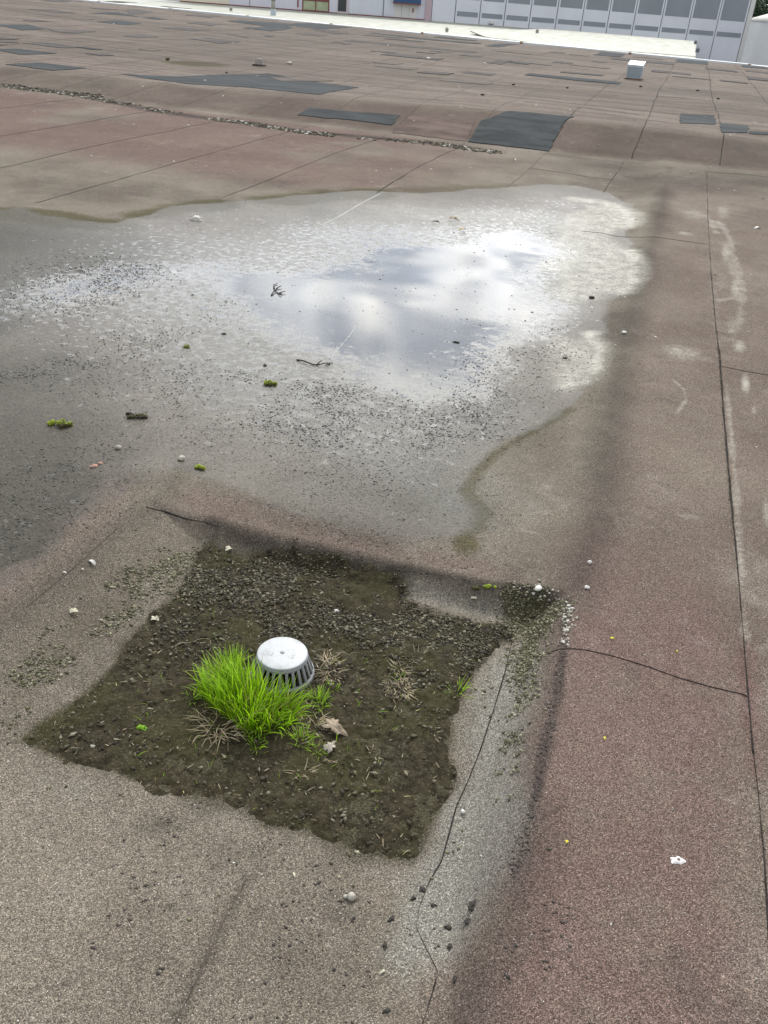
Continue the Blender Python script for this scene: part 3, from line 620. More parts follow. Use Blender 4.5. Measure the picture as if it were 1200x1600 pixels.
Pe = np.concatenate([scatter(30000, (-1.6, .15, .45, 1.25), lambda F: sst(.58, .72, fbm(F.x, F.y, 9, 4, 99))*.22*(1-F.poly(MUD, .02))), scatter(12000, (-.1, .08, .8, 2.2), lambda F: F.line([(888,938),(880,990),(876,1040),(870,1090),(852,1160),(838,1240),(820,1310),(806,1370)], .006, .014, .012, 12)*.5),
    scatter(26000, (-1.6, .1, 2.0, 2.4), lambda F: F.line([(340,820),(400,845),(440,856),(500,866),(560,880),(640,892),(760,914),(885,938)], .005, .014, .01)*.35)])
lumps("edge_dirt", Pe, .002+.006*rng.random(len(Pe))**2.2, rand_mat("edge_dirt", [(.02,.017,.014), (.05,.04,.035), (.08,.065,.055)], .85), .5, .4, .8, sink=.4, res=0)
tag(bpy.data.objects["edge_dirt"], "black dirt caught along the rims of the sunken field and dotted over the felt in front", "dirt")
tag(bpy.data.objects["debris_crumbs"], "olive brown crumbs washed along the edges of the sunken field", "debris")
Pq = np.concatenate([scatter(26000, (.3, .8, .6, 9), lambda F: F.line([(1110,420),(1117,500),(1124,570),(1130,640),(1137,730),(1146,830),(1153,900),(1162,1000),(1170,1090),(1177,1170),(1187,1260),(1196,1350),(1203,1440)], .006, .006, .005, 12)*sst(.42, .6, fbm(F.x, F.y, 3, 3, 98))*.5)])
lumps("seam_crust", Pq, (.0020+.0035*rng.random(len(Pq)))*(.7+.2*Pq[:, 1]), M_CRUMBG, .5, .4, .8, sink=.3, res=0)
tag(bpy.data.objects["seam_crust"], "pale and dark crumbs caught along the long right seam", "crumbs")
# single dark droppings of mud on the front felt
M_CLOD = simple("dark_clod", (.030, .026, .020), .85, .4, 90, .004)
M_CHIP = rand_mat("white_chips", [(.20,.18,.14), (.38,.36,.30), (.55,.54,.48), (.74,.73,.68)], .75)
g1 = scatter(9000, (-.35, .1, 1.85, 2.22), lambda F: np.maximum(F.line([(805,918),(850,922),(885,938)], .012, .03, .01)*.12, F.line([(890,950),(888,975),(882,1000)], .008, .018, .008)*.35))
lumps("chip_gravel", g1, .003+.008*rng.random(len(g1))**2.2, M_CHIP, .7, .3, .5, res=1)
tag(bpy.data.objects["chip_gravel"], "white stone chips gathered in the corner of the sunken field", "gravel")
TR = [(-150,130),(0,134),(135,150),(240,173),(365,190),(470,206),(560,215),(690,225),(765,237)]
def trdens(F):
    w = px2w(TR); return (1-sst(.05, .19, d_line(F.x, F.y, w)+(fbm(F.x, F.y, 3, 3, 95)-.5)*.12))*(.35+.65*sst(-9, -4.5, F.x))*sst(.3, .6, fbm(F.x, F.y, 2.2, 3, 96))
P3 = scatter(40000, (-14, -1.2, 10.2, 12.6), trdens)
lumps("flake_debris", P3[::2], .010+.034*rng.random(len(P3[::2]))**1.7, M_CHIP, .45, .35, .9, res=0)
tag(bpy.data.objects["flake_debris"], "pale flakes lying in the gutter along the foot of the ramp", "flakes")
P4 = scatter(110000, (-14, -1.2, 10.2, 12.6), lambda F: trdens(F)*.7)
lumps("gutter_dirt", P4, .014+.03*rng.random(len(P4))**1.7, M_CRUMB, .45, .35, .9, res=0)
tag(bpy.data.objects["gutter_dirt"], "dark dirt lying in the gutter along the foot of the ramp", "dirt")
P5 = np.concatenate([scatter(160, (-8, 2.5, 7, 15), lambda F: F.x*0+.55), scatter(60, (-25, 5, 15, 36), lambda F: F.x*0+.6), scatter(150, (-1.4, .9, .7, 7), lambda F: F.x*0+.35)])
lumps("specks", P5, (.003+.0022*P5[:, 1])*rng.uniform(.5, 1.3, len(P5)), M_CHIP, .5, .35, .8, res=0)
tag(bpy.data.objects["specks"], "small pale specks scattered over the whole roof", "specks")
M_SAND = rand_mat("loose_granules", [(.10,.08,.07), (.2,.17,.15), (.33,.30,.27), (.62,.60,.56)], .8)
P6 = scatter(42000, (-1.9, 1.1, .45, 3.6), lambda F: .9*(1-F.poly(MUD, .01))*(.35+.65*sst(.4, .6, fbm(F.x, F.y, 5, 3, 97)))*(1-F.poly(WET, .05)*.8)*sst(3.8, 1.2, F.y))
lumps("granules", P6, .0016+.0020*rng.random(len(P6)), M_SAND, .8, .35, .4, res=0, sink=.1)
tag(bpy.data.objects["granules"], "loose mineral granules shed from the roofing felt", "granules")

# ------------------------------------------------------------------ the drain dome
def cyl(bm, r0, r1, z0, z1, n=48, cap=True, c=(0, 0)):
    a = [bm.verts.new((c[0]+r0*math.cos(2*math.pi*i/n), c[1]+r0*math.sin(2*math.pi*i/n), z0)) for i in range(n)]
    b = [bm.verts.new((c[0]+r1*math.cos(2*math.pi*i/n), c[1]+r1*math.sin(2*math.pi*i/n), z1)) for i in range(n)]
    for i in range(n): bm.faces.new((a[i], a[(i+1) % n], b[(i+1) % n], b[i]))
    if cap: bm.faces.new(b); bm.faces.new(a[::-1])
def lathe(bm, prof, n=64):
    rings = [[bm.verts.new((r*math.cos(2*math.pi*i/n), r*math.sin(2*math.pi*i/n), z)) for i in range(n)] for r, z in prof]
    for a, b in zip(rings[:-1], rings[1:]):
        for i in range(n): bm.faces.new((a[i], a[(i+1) % n], b[(i+1) % n], b[i]))
    return rings
def dome_mat(name, c, dirt):
    m, g, p = newmat(name); P = g.t.nodes.new('ShaderNodeTexCoord').outputs['Object']
    n = g.noise(P, 22, 6, .65); n2 = g.noise(P, 110, 4, .6)
    col = g.mix(g.m('MULTIPLY', g.ss(n, .45, .7), dirt), c, tuple(v*.62 for v in c)); col = g.mix(g.m('MULTIPLY', g.ss(n2, .5, .75), dirt*.7), col, (.30, .29, .27))
    g.val(p.inputs['Base Color'], col); p.inputs['Roughness'].default_value = .5
    g.t.links.new(g.bump(n2, .3, .001), p.inputs['Normal']); return m
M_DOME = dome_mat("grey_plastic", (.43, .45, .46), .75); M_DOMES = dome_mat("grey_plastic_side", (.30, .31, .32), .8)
M_BLACK = simple("inside_shade", (.004, .004, .004), 1.0, .3, spec=0)
dc = at(441, 1052); DH = .062; RT, RB = .0655, .083
dome = empty("roof_drain_strainer", (dc[0], dc[1], dc[2]+.006), "round grey slotted plastic strainer rising from the mud beside the grass", "drain strainer", rz=.2)
bm = bmesh.new(); rings = lathe(bm, [(RT-.004, DH-.003), (RT, DH-.003), (RT+.0006, DH), (RT-.001, DH+.0022), (RT-.004, DH+.003), (.030, DH+.0034), (.0001, DH+.0036)]); obj_bm("top_plate", bm, M_DOME, dome, True)
bm = bmesh.new(); lathe(bm, [(RT-.003, DH-.004), (RT, DH-.0035), (RT+.0028, DH-.012), (RT, DH-.012), (RT-.003, DH-.004)]); obj_bm("collar", bm, M_DOMES, dome, True)
bm = bmesh.new(); lathe(bm, [(RB-.004, .004), (RB-.004, .010), (RB, .009), (RB+.002, 0), (RB+.002, -.02), (RB-.004, -.02), (RB-.004, .004)]); obj_bm("base_ring", bm, M_DOMES, dome, True)
bm = bmesh.new(); lathe(bm, [(.0001, DH+.0065), (.004, DH+.0062), (.006, DH+.004), (.0065, DH+.003)], 20); obj_bm("centre_knob", bm, M_DOMES, dome, True)
bm = bmesh.new(); cyl(bm, RB-.030, RT-.024, -.02, DH-.006, 40); obj_bm("slot_shade_core", bm, M_BLACK, dome, True)  # black core added to stand for the shade behind the slots
NR = 26; rib0 = None
for i in range(NR):
    if rib0 is None:
        bm = bmesh.new(); w0, w1 = .0043, .0034; vs = []
        for r, z, w in ((RB+.001, 0.002, w0), (RT+.0024, DH-.010, w1)):
            for dr, s in ((0, -1), (0, 1), (-.004, 1), (-.004, -1)): vs.append(bm.verts.new((r+dr, s*w, z)))
        for q in ((0,1,5,4),(1,2,6,5),(2,3,7,6),(3,0,4,7),(4,5,6,7),(3,2,1,0)): bm.faces.new([vs[j] for j in q])
        bmesh.ops.recalc_face_normals(bm, faces=bm.faces[:])
        rib0 = obj_bm("rib", bm, M_DOMES, dome); rb = rib0
    else:
        rb = rib0.copy(); COL.objects.link(rb); rb.parent = dome
    rb.rotation_euler = (0, 0, 2*math.pi*i/NR)
# worn raised lettering on the plate: only some strokes can be made out
def text_part(txt, size, loc, rz, parent, mat, name="lettering", ext=.0005):
    cu_ = bpy.data.curves.new("t", 'FONT'); cu_.body = txt; cu_.size = size; cu_.extrude = ext; cu_.align_x = 'CENTER'; cu_.align_y = 'CENTER'
    to = bpy.data.objects.new("t", cu_); COL.objects.link(to); dg = bpy.context.evaluated_depsgraph_get()
    me = bpy.data.meshes.new_from_object(to.evaluated_get(dg)); bpy.data.objects.remove(to); me.name = name
    me.materials.clear(); me.materials.append(mat); o = bpy.data.objects.new(name, me); COL.objects.link(o); o.parent = parent; o.location = loc; o.rotation_euler = (0, 0, rz); return o
rz_ = YAW-.2-.10
cd, sd_ = math.cos(rz_), math.sin(rz_)
for txt, u, v, sz in (("SE", -.030, -.012, .018), ("VE", .024, -.012, .018)):
    text_part(txt, sz, (u*cd-v*sd_, u*sd_+v*cd, DH+.0034), rz_, dome, M_DOME)

# ------------------------------------------------------------------ grass
M_GRASS = rand_mat("fresh_grass", [(.42,.36,.16), (.18,.27,.02), (.24,.44,.010), (.38,.68,.015), (.56,.82,.04)], .45, trans=.45)
M_STRAW = rand_mat("dry_grass", [(.20,.14,.08), (.32,.25,.16), (.46,.40,.28), (.30,.30,.10)], .8)
def blades(base, length, width, lean, azim, droop, seg=5, curl=None):
    n = len(base); V = []; T = []
    t = np.linspace(0, 1, seg+1); dx = np.cos(azim); dy = np.sin(azim); sx, sy = -dy, dx
    out = np.zeros((n, seg+1, 2, 3)); x = np.zeros(n); z = np.zeros(n); px_ = np.zeros(n); L = length/seg
    side = rng.uniform(-.3, .3, n) if curl is None else curl
    hx = np.zeros(n)
    for i in range(seg+1):
        w = width*np.where(t[i] < .15, .8, 1-((t[i]-.15)/.85)**1.6)*.5+.00008
        c = np.stack([base[:, 0]+dx*x+sx*hx, base[:, 1]+dy*x+sy*hx, base[:, 2]+z], -1)
        tw = .5*t[i]
        o = np.stack([sx*w, sy*w, w*.4], -1)
        out[:, i, 0] = c-o; out[:, i, 1] = c+o
        ang = lean+droop*t[i]**1.3
        x = x+L*np.sin(ang); z = z+L*np.cos(ang); hx = hx+L*side*t[i]
    V = out.reshape(-1, 3); m = (seg+1)*2
    f = np.array([(2*i, 2*i+1, 2*i+3, 2*i+2) for i in range(seg)]); Fq = (f[None]+(np.arange(n)*m)[:, None, None]).reshape(-1, 4)
    tone = np.repeat(np.clip(rng.normal(.5, .24, n), 0, 1), m)
    tone = np.clip(tone+np.tile(np.repeat(t, 2)-.5, n)*.25, 0, 1)
    return V, Fq, tone
def grass(name, poly, n, lmin, lmax, mat, label, cat='grass', group=None, lean=(.05, .6), seedpt=None, w=.0028, droop=(.2, 1.1)):
    wp = px2w(poly); lo = wp.min(0); hi = wp.max(0); x = rng.uniform(lo[0], hi[0], n*6); y = rng.uniform(lo[1], hi[1], n*6)
    sd = sd_poly(x, y, wp); k = sd > 0; x = x[k][:n]; y = y[k][:n]; sd = sd[k][:n]
    c = wp.mean(0); B = np.column_stack([x, y, H(x, y)+.003]); m = len(x)
    rad = np.hypot(x-c[0], y-c[1]); R0 = rad.max()+1e-6; az = np.arctan2(y-c[1], x-c[0])+rng.normal(0, .9, m)
    L = rng.uniform(lmin, lmax, m)*(1-.35*(rad/R0)**2)
    le = lean[0]+(lean[1]-lean[0])*(rad/R0)*rng.uniform(.4, 1.3, m)
    V, Fq, T = blades(B, L, w*rng.uniform(.6, 1.3, m), le, az, rng.uniform(droop[0], droop[1], m))
    o = big_mesh(name, V, Fq, mat, False, dict(tone=T)); return tag(o, label, cat, group)
grass("grass_clump", [(312,1088),(335,1052),(366,1042),(390,1076),(425,1100),(462,1110),(472,1120),(455,1135),(425,1150),(392,1158),(365,1135),(335,1112)], 1050, .040, .120, M_GRASS, "large bright green grass clump growing against the grey drain strainer", lean=(.0, .78), w=.0041, droop=(0, 1.2))
small = [([(455,1150),(480,1145),(490,1165),(465,1172)], 60, .02, .045, "small green grass sprig below right of the drain strainer"), ([(484,1090),(508,1085),(512,1110),(492,1118)], 70, .025, .05, "thin green grass tuft just right of the grass clump's edge"),
 ([(385,1160),(410,1155),(412,1172),(392,1176)], 40, .02, .04, "low dark green tuft in front of the big grass clump"), ([(484,1170),(505,1165),(508,1180),(488,1184)], 36, .015, .035, "short grass tuft in front of the curled dry leaves"),
 ([(290,1085),(312,1080),(316,1098),(296,1102)], 30, .015, .03, "sparse low tuft left of the big grass clump"), ([(512,1072),(526,1070),(528,1080),(515,1082)], 22, .012, .025, "tiny light green tuft right of the strainer's foot"),
 ([(612,1055),(630,1052),(632,1066),(618,1068)], 20, .012, .025, "tiny green tuft beside the bleached roots"), ([(705,1080),(725,1075),(728,1092),(708,1095)], 18, .035, .06, "lone spreading grass seedling near the pale felt edge")]
for pl, n, a, b, lb in small:
    grass("grass_tuft", pl, n, a, b, M_GRASS, lb, group="small grass tufts round the drain", lean=(.3, 1.2), w=.0022)
# sprinkled seedlings: uncountable
Pg = scatter(900, (-1.0, -.3, 1.15, 1.75), lambda F: np.maximum(F.blob(400,1130,110,60), .15*F.poly(MUD, .02))*.5); Pg[:, 2] += .007; m = len(Pg)
V, Fq, T = blades(Pg, rng.uniform(.008, .028, m), np.full(m, .0016), rng.uniform(.2, 1.2, m), rng.uniform(0, 6.3, m), rng.uniform(.2, 1, m), 3)
tag(big_mesh("grass_seedlings", V, Fq, M_GRASS, False, dict(tone=T*.8)), "tiny green seedlings sprouting over the mud", "seedlings", kind='stuff')
# dry litter
def litter(poly, n, lmin, lmax, label):
    o = grass("dry_grass", poly, n, lmin, lmax, M_STRAW, label, 'dry grass', "bleached dry grass and roots round the drain", lean=(.9, 1.6), w=.0020, droop=(-.2, .9)); return o
litter([(310,1120),(350,1105),(375,1140),(350,1165),(320,1150)], 110, .03, .075, "bleached straw spilling out left of the big grass clump")
litter([(500,1030),(525,1025),(530,1060),(505,1068)], 70, .02, .05, "withered grass against the right side of the strainer")
litter([(605,1065),(645,1062),(648,1090),(612,1095)], 90, .015, .035, "pinkish knot of dry roots right of the drain")
litter([(612,1035),(632,1032),(636,1062),(618,1062)], 34, .02, .045, "dry stalk standing above the knot of roots")
litter([(635,1015),(665,1012),(668,1035),(642,1038)], 40, .015, .04, "dry weed remains farthest right behind the drain")
litter([(450,1135),(500,1120),(520,1140),(480,1165)], 70, .015, .04, "dry straw between the grass clump and the curled leaves")
litter([(445,1205),(495,1200),(495,1212),(450,1215)], 18, .02, .04, "short straws lying in the mud in front of the drain")
Pg = scatter(2200, (-1.2, 0, 1.1, 2.1), lambda F: np.maximum(F.blob(440,1110,130,70)*.6, .14*F.poly(MUD, .02))); Pg[:, 2] += .009; m = len(Pg)
V, Fq, T = blades(Pg, rng.uniform(.006, .022, m), rng.uniform(.001, .0022, m), rng.uniform(1.2, 1.7, m), rng.uniform(0, 6.3, m), rng.uniform(-.6, .6, m), 3)
tag(big_mesh("straw_litter", V, Fq, M_STRAW, False, dict(tone=T)), "bits of straw littering the mud", "litter", kind='stuff')

def tube(bm, pts, r0, r1, n=6):
    prev = None; m = len(pts)
    for i, p in enumerate(pts):
        t = (pts[min(i+1, m-1)]-pts[max(i-1, 0)]).normalized(); u = t.cross(Vector((0, 0, 1)));
        if u.length < .01: u = Vector((1, 0, 0))
        u.normalize(); v = t.cross(u); r = r0+(r1-r0)*i/(m-1)
        ring = [bm.verts.new(p+(u*math.cos(a)+v*math.sin(a))*r) for a in [2*math.pi*k/n for k in range(n)]]
        if prev:
            for k in range(n): bm.faces.new((prev[k], prev[(k+1) % n], ring[(k+1) % n], ring[k]))
        else: bm.faces.new(ring[::-1])
        prev = ring
    bm.faces.new(prev)
def twig(name, lines, label, mat, r=.0025, lift=.006, cat="twig", group=None):
    bm = bmesh.new()
    for pl in lines:
        w = at([p[0] for p in pl], [p[1] for p in pl]); s = np.linspace(0, len(pl)-1, len(pl)*4)
        pts = [Vector((np.interp(q, range(len(pl)), w[:, 0]), np.interp(q, range(len(pl)), w[:, 1]), np.interp(q, range(len(pl)), w[:, 2])+lift*(.4+1.2*abs(math.sin(q*2.1))))) for q in s]
        tube(bm, pts, r, r*.4)
    return tag(obj_bm(name, bm, mat, None, True), label, cat, group)
M_TWIG = simple("twig_bark", (.035, .026, .02), .8, .4, 60); M_STALK = simple("pale_stalk", (.34, .27, .18), .8, .3, 60)
twig("twig", [[(424,462),(430,455),(438,462),(441,460)], [(430,455),(427,447),(434,444)], [(436,459),(446,458)], [(432,452),(440,449)]], "small dark branching twig lying in the bright water", M_TWIG, .004, cat="twig")
twig("twig", [[(464,563),(480,569),(500,572),(520,568)], [(495,571),(503,566)], [(515,569),(508,574)]], "long dark twig at the near edge of the clear water", M_TWIG, .004)
twig("stalk", [[(499,1048),(515,1036),(530,1028),(545,1026),(556,1028)]], "bent pale stalk reaching right from the strainer", M_STALK, .0016, .012, "stalk")
twig("stalk", [[(268,1015),(285,1008),(310,1003),(330,1000)]], "thin brown stalk behind the grass clump", M_STALK, .0012, .006, "stalk")
twig("stalk", [[(300,1165),(310,1155),(325,1150),(332,1135),(345,1120)]], "curling pale root left in front of the grass", M_STALK, .0016, .008, "stalk")

# ------------------------------------------------------------------ small single things
def rock(name, px, py, s, mat, label, cat, group=None, flat=.75, jit=.32, sub=2, el=(1, 1), lift=0):
    bm = bmesh.new(); bmesh.ops.create_icosphere(bm, subdivisions=sub, radius=1)
    o3 = rng.uniform(0, 50, 3)
    for v in bm.verts:
        k = 1+jit*(float(fbm(v.co.x*1.3+o3[0], v.co.y*1.3+v.co.z+o3[1], 1.6, 3, 8))-.5)*3
        v.co = Vector((v.co.x*el[0], v.co.y*el[1], v.co.z*flat))*k*s
    p = at(px, py); o = obj_bm(name, bm, mat, None, True); o.location = (p[0], p[1], p[2]+s*flat*.7+lift); o.rotation_euler = (0, 0, rng.uniform(0, 6)); return tag(o, label, cat, group)
M_PALE = simple("pale_stone", (.40, .38, .32), .85, .3, 60, .004); M_WHITE = simple("white_shell", (.58, .57, .53), .5, .12, 40)
peb = rock("pebble", 549, 1404, .0092, M_PALE, "pale round pebble on the front felt below the mud", "pebble", "loose pebbles", .9, .12)
rock("pebble", 540, 1402, .005, M_PALE, "tiny pale pebble touching the round pebble on its left", "pebble", "loose pebbles")
rock("pebble", 283, 719, .013, M_PALE, "small grey pebble left of the moss ball at the puddle rim", "pebble", "loose pebbles")
rock("pebble", 185, 701, .011, M_PALE, "small pebble on the dark wet felt at left", "pebble", "loose pebbles")
rock("pebble", 526, 956, .008, M_WHITE, "bright white chip on the mud behind the strainer", "pebble", "loose pebbles", .6)
rock("pebble", 690, 1036, .006, M_PALE, "yellowish round pebble on the mud at right", "pebble", "loose pebbles")
rock("pebble", 723, 1270, .006, M_WHITE, "white chip beside the long seam right of the mud", "pebble", "loose pebbles")
rock("pebble", 921, 880, .007, M_WHITE, "lone white chip on the felt above the corner", "pebble", "loose pebbles")
rock("pebble", 917, 919, .008, M_WHITE, "white chip just right of the top of the corner", "pebble", "loose pebbles", .6)
rock("pebble", 841, 921, .010, M_WHITE, "largest white stone at the sunken field's back corner", "pebble", "loose pebbles", .6, .2, 2, (1.5, 1))
rock("pebble", 975, 521, .014, M_WHITE, "white chip on the dark fold beyond the puddle", "pebble", "loose pebbles", .6)
rock("pebble", 924, 466, .015, M_CLOD, "black lump on the white limescale by the puddle", "pebble", "loose pebbles", .5, .5, 3)
rock("pebble", 145, 1168, .006, M_PALE, "small pale chip at the left tip of the mud", "pebble", "loose pebbles")
rock("pebble", 433, 1068+6, .006, M_WHITE, "white chip in the grass at the strainer's foot", "pebble", "loose pebbles", .6)
for a in [(292,541,.013,"dark clod by the far grit in the puddle"),(350,522,.012,"dark clod at the bright water's near edge"),(414,571,.014,"dark clod behind the yellow green moss tuft"),(712,535,.016,"dark clod at the near right edge of clear water"),(301,461,.010,"dark speck in the bright streak of water"),(883,560,.012,"dark clod on the nearer limescale patch"),
          (645,1405,.007,"dark clod beside the seam near the pebble"),(660,1390,.008,"dark clod just right of the front seam"),(740,1415,.010,"largest dark clod in the row right of the seam"),(731,1440,.009,"dark clod nearest in the row right of the seam"),(700,1450,.008,"dark clod between the seam and the clod row"),(703,1481,.009,"dark clod in front of the seam's bend"),(712,1530,.008,"dark clod nearest the bottom right of the seam"),(602,1480,.007,"dark clod left of the seam's bend"),(611,1437,.008,"dark clod on pale felt right of the pebble"),(604,1580,.007,"dark clod at the very front left of the seam"),(678,1415,.007,"dark clod touching the front seam")]:
    rock("clod", a[0], a[1], a[2]*.75, M_CLOD, a[3], "clod", "dark mud clods on the felt", .32, .8, 3, (rng.uniform(.8,1.5), rng.uniform(.6,1)))
# moss clumps
def moss_mat(name, a, b, c):
    m, g, p = newmat(name); P = g.t.nodes.new('ShaderNodeTexCoord').outputs['Object']; n = g.noise(P, 60, 4, .6); n2 = g.noise(P, 25, 2, .5)
    g.val(p.inputs['Base Color'], g.mix(g.ss(n2, .45, .62), g.mix(g.ss(n, .35, .65), a, b), c)); p.inputs['Roughness'].default_value = .9
    g.t.links.new(g.bump(n, 1, .004), p.inputs['Normal']); return m
MG = moss_mat("moss_green", (.16, .22, .015), (.30, .36, .03), (.06, .05, .015)); MB = moss_mat("moss_brown", (.05, .045, .015), (.10, .10, .025), (.03, .022, .012)); MBR = moss_mat("moss_bright", (.12, .28, .01), (.26, .46, .02), (.05, .10, .01))
def moss(px, py, s, n, mat, label, spread=1.0, el=1.6):
    bm = bmesh.new()
    for i in range(n):
        a = rng.uniform(0, 6.28); r = s*rng.uniform(0, 1)**.6*spread; q = s*rng.uniform(.28, .5); x = r*math.cos(a)*el; y = r*math.sin(a)*.7
        b2 = bmesh.ops.create_icosphere(bm, subdivisions=2, radius=q)['verts']; dz = q*.7+s*.35*max(0, 1-r/s)
        for v in b2:
            v.co = v.co*(1+.35*random.uniform(-1, 1)*.6)+Vector((x, y, dz))
    p = at(px, py); o = obj_bm("moss_clump", bm, mat, None, False); o.location = tuple(p); o.rotation_euler = (0, 0, YAW)
    return tag(o, label, "moss", "loose moss clumps on the roof")
moss(95, 665, .026, 16, MG, "yellow green moss clump lying farthest left on wet felt")
moss(419, 601, .022, 12, MG, "yellow topped moss tuft on dark debris by the clear water")
moss(311, 733, .016, 12, MG, "round green moss ball at the puddle's near rim", 1, 1.1)
moss(222, 652, .016, 9, MB, "brown green moss lump at the right end of dark litter"); moss(203, 653, .014, 7, MB, "brown moss lump at the left end of dark litter")
moss(766, 919, .013, 11, MG, "yellow green moss cushion at the sunken field's back edge"); moss(743, 921, .012, 9, MB, "dark green moss cushion left of the yellow green one")
moss(221, 1140, .010, 14, MBR, "bright green cushion plant in the mud left of the grass")
moss(291, 543, .012, 7, MG, "tiny pale moss bit farthest out in the grey film"); moss(452, 978, .008, 8, MG, "olive moss dot on mud behind the strainer", 1, 1.1)
moss(262, 95, .06, 6, MB, "dark moss lump beside the olive pool on the far plateau", .45, 1.1)
twig("twig", [[(198,647),(208,651),(220,655),(228,651)], [(206,650),(214,656)]], "dark woody debris strip between two brown moss lumps", M_TWIG, .006)
# leaves, petals, droppings
def leaf(name, px, py, s, mat, label, cat, lob=0, rz=0, tilt=.2, el=2.0, group=None, thick=.0006, lift=.004):
    bm = bmesh.new(); n = 40; pts = []; ph = rng.uniform(0, 6.28, 3)
    for i in range(n):
        a = 2*math.pi*i/n; r = s*(1+lob*(.42*math.sin(a*5+ph[0])+.38*math.sin(a*3+ph[1])+.35*math.sin(a*9+ph[2])))*(.5+.5*abs(math.cos(a))**1.4)
        pts.append((r*math.cos(a), r*math.sin(a)/el*1.4))
    c = bm.verts.new((0, 0, s*.10)); rim = [bm.verts.new((x, y, s*.25*math.sin(x/s*2.2+1)+s*.18*(y/s)**2*4*rng.uniform(.6, 1.2))) for x, y in pts]
    for i in range(n): bm.faces.new((c, rim[i], rim[(i+1) % n]))
    r = bmesh.ops.extrude_face_region(bm, geom=bm.faces[:])
    for v in r['geom']:
        if isinstance(v, bmesh.types.BMVert): v.co.z -= thick
    bmesh.ops.recalc_face_normals(bm, faces=bm.faces[:])
    p = at(px, py); o = obj_bm(name, bm, mat, None, True); o.location = (p[0], p[1], p[2]+lift+s*.05); o.rotation_euler = (tilt, tilt*.4, rz); return tag(o, label, cat, group)
M_DRY = simple("dry_leaf", (.36, .29, .21), .85, .3, 120, .002); M_PINK = simple("pink_leaf", (.52, .27, .20), .8, .2, 90); M_YEL = simple("yellow_petal", (.72, .62, .03), .7, .15, 90); M_CREAM = simple("cream_flake", (.58, .56, .42), .85, .2, 60, .002)
leaf("dry_leaf", 521, 1142, .030, M_DRY, "larger curled brown oak leaf on the mud right of the grass", "leaf", .45, -.3, .25, 1.7, "dry leaves by the grass", lift=.012)
leaf("dry_leaf", 515, 1173, .017, simple("pale_dry_leaf", (.40, .36, .30), .85, .3, 120), "smaller pale crumpled leaf in front of the brown leaf", "leaf", .5, 1.2, .4, 1.5, "dry leaves by the grass", lift=.012)
leaf("fallen_petal", 147, 730, .014, M_PINK, "pink petal on wet felt, nearer of two", "petal", .3, .4, .1, 2.2, "pink petals"); leaf("fallen_petal", 157, 725, .012, M_PINK, "pink petal on wet felt, right hand of two", "petal", .2, -.2, .1, 3, "pink petals")
leaf("fallen_petal", 956, 999, .0048, M_YEL, "yellow petal on red felt right of the corner", "petal", .3, 0, .1, 1.3, "yellow petals"); leaf("fallen_petal", 885, 1317, .0038, M_YEL, "yellow petal on red felt beside the dark edge", "petal", .3, 1, .1, 1.3, "yellow petals")
leaf("fallen_petal", 944, 1155, .004, M_YEL, "dull yellow petal on the middle of the red felt", "petal", .4, 2, .1, 1.5, "yellow petals"); leaf("fallen_petal", 1057, 1019, .0032, M_YEL, "faint yellow petal above the cross seam", "petal", .3, 2, .1, 1.5, "yellow petals")
leaf("plastic_scrap", 144, 880, .019, M_WHITE, "white curved scrap on the felt left of the sunken field", "scrap", .12, -.42, .15, 3.2, "white scraps"); leaf("plastic_scrap", 129, 891, .004, M_WHITE, "tiny white scrap beside the curved one", "scrap", .2, 0, .1, 1.4, "white scraps"); leaf("plastic_scrap", 101, 896, .007, M_WHITE, "small white scrap farthest left on the fold", "scrap", .2, 0, .1, 2.5, "white scraps")
leaf("mortar_flake", 357, 861, .011, M_CREAM, "cream flake at the mud's back left corner", "flake", .25, 1, .2, 1.2, "cream flakes", lift=.008); leaf("mortar_flake", 115, 958, .011, M_CREAM, "cream flake with a pale green bit on the left strip", "flake", .2, .6, .2, 1.3, "cream flakes", lift=.006)
leaf("mortar_flake", 242, 971, .012, M_CREAM, "ragged cream flake at the mud's left edge", "flake", .4, .2, .2, 1.5, "cream flakes", lift=.008); leaf("mortar_flake", 740, 937, .009, M_CREAM, "tan flake on the back slope of the sunken field", "flake", .25, .1, .2, 1.8, "cream flakes", lift=.006)
leaf("mortar_flake", 210, 950, .009, simple("tan_husk", (.42, .36, .24), .85, .3, 90), "forked tan husk behind the ragged cream flake", "flake", .6, .1, .2, 3, "cream flakes", lift=.006)
leaf("mortar_flake", 460, 1369, .006, M_CREAM, "slim cream husk on the front felt left of the pebble", "flake", .2, -.8, .2, 2.6, "cream flakes"); leaf("mortar_flake", 597, 1520, .006, M_CREAM, "slim yellowish husk on the front felt", "flake", .2, 1.0, .2, 2.6, "cream flakes")
leaf("mortar_flake", 306, 344, .045, M_WHITE, "white flake at the puddle's far left rim", "flake", .5, .1, .2, 2.2, "cream flakes", lift=.012)
leaf("dry_leaf", 680, 349, .034, M_TWIG, "dark sliver at the puddle's far edge", "leaf", .1, .1, .2, 4, "dark leaves far across the puddle", lift=.01); leaf("dry_leaf", 708, 345, .040, M_DRY, "curled tan leaf at the puddle's far edge", "leaf", .3, .1, .4, 2, "dark leaves far across the puddle", lift=.014); leaf("dry_leaf", 722, 361, .034, simple("straw_leaf", (.5, .42, .28), .8), "straw coloured leaf lying in the far water", "leaf", .3, 1, .2, 2, "dark leaves far across the puddle", lift=.01)
leaf("white_flake", 804, 253-3, .030, M_WHITE, "white curl on the felt in front of the slate patch", "flake", .3, -.8, .2, 2.4); leaf("white_flake", 1183, 357, .030, M_WHITE, "white flake on the felt at the far right edge", "flake", .3, .6, .2, 2.2)
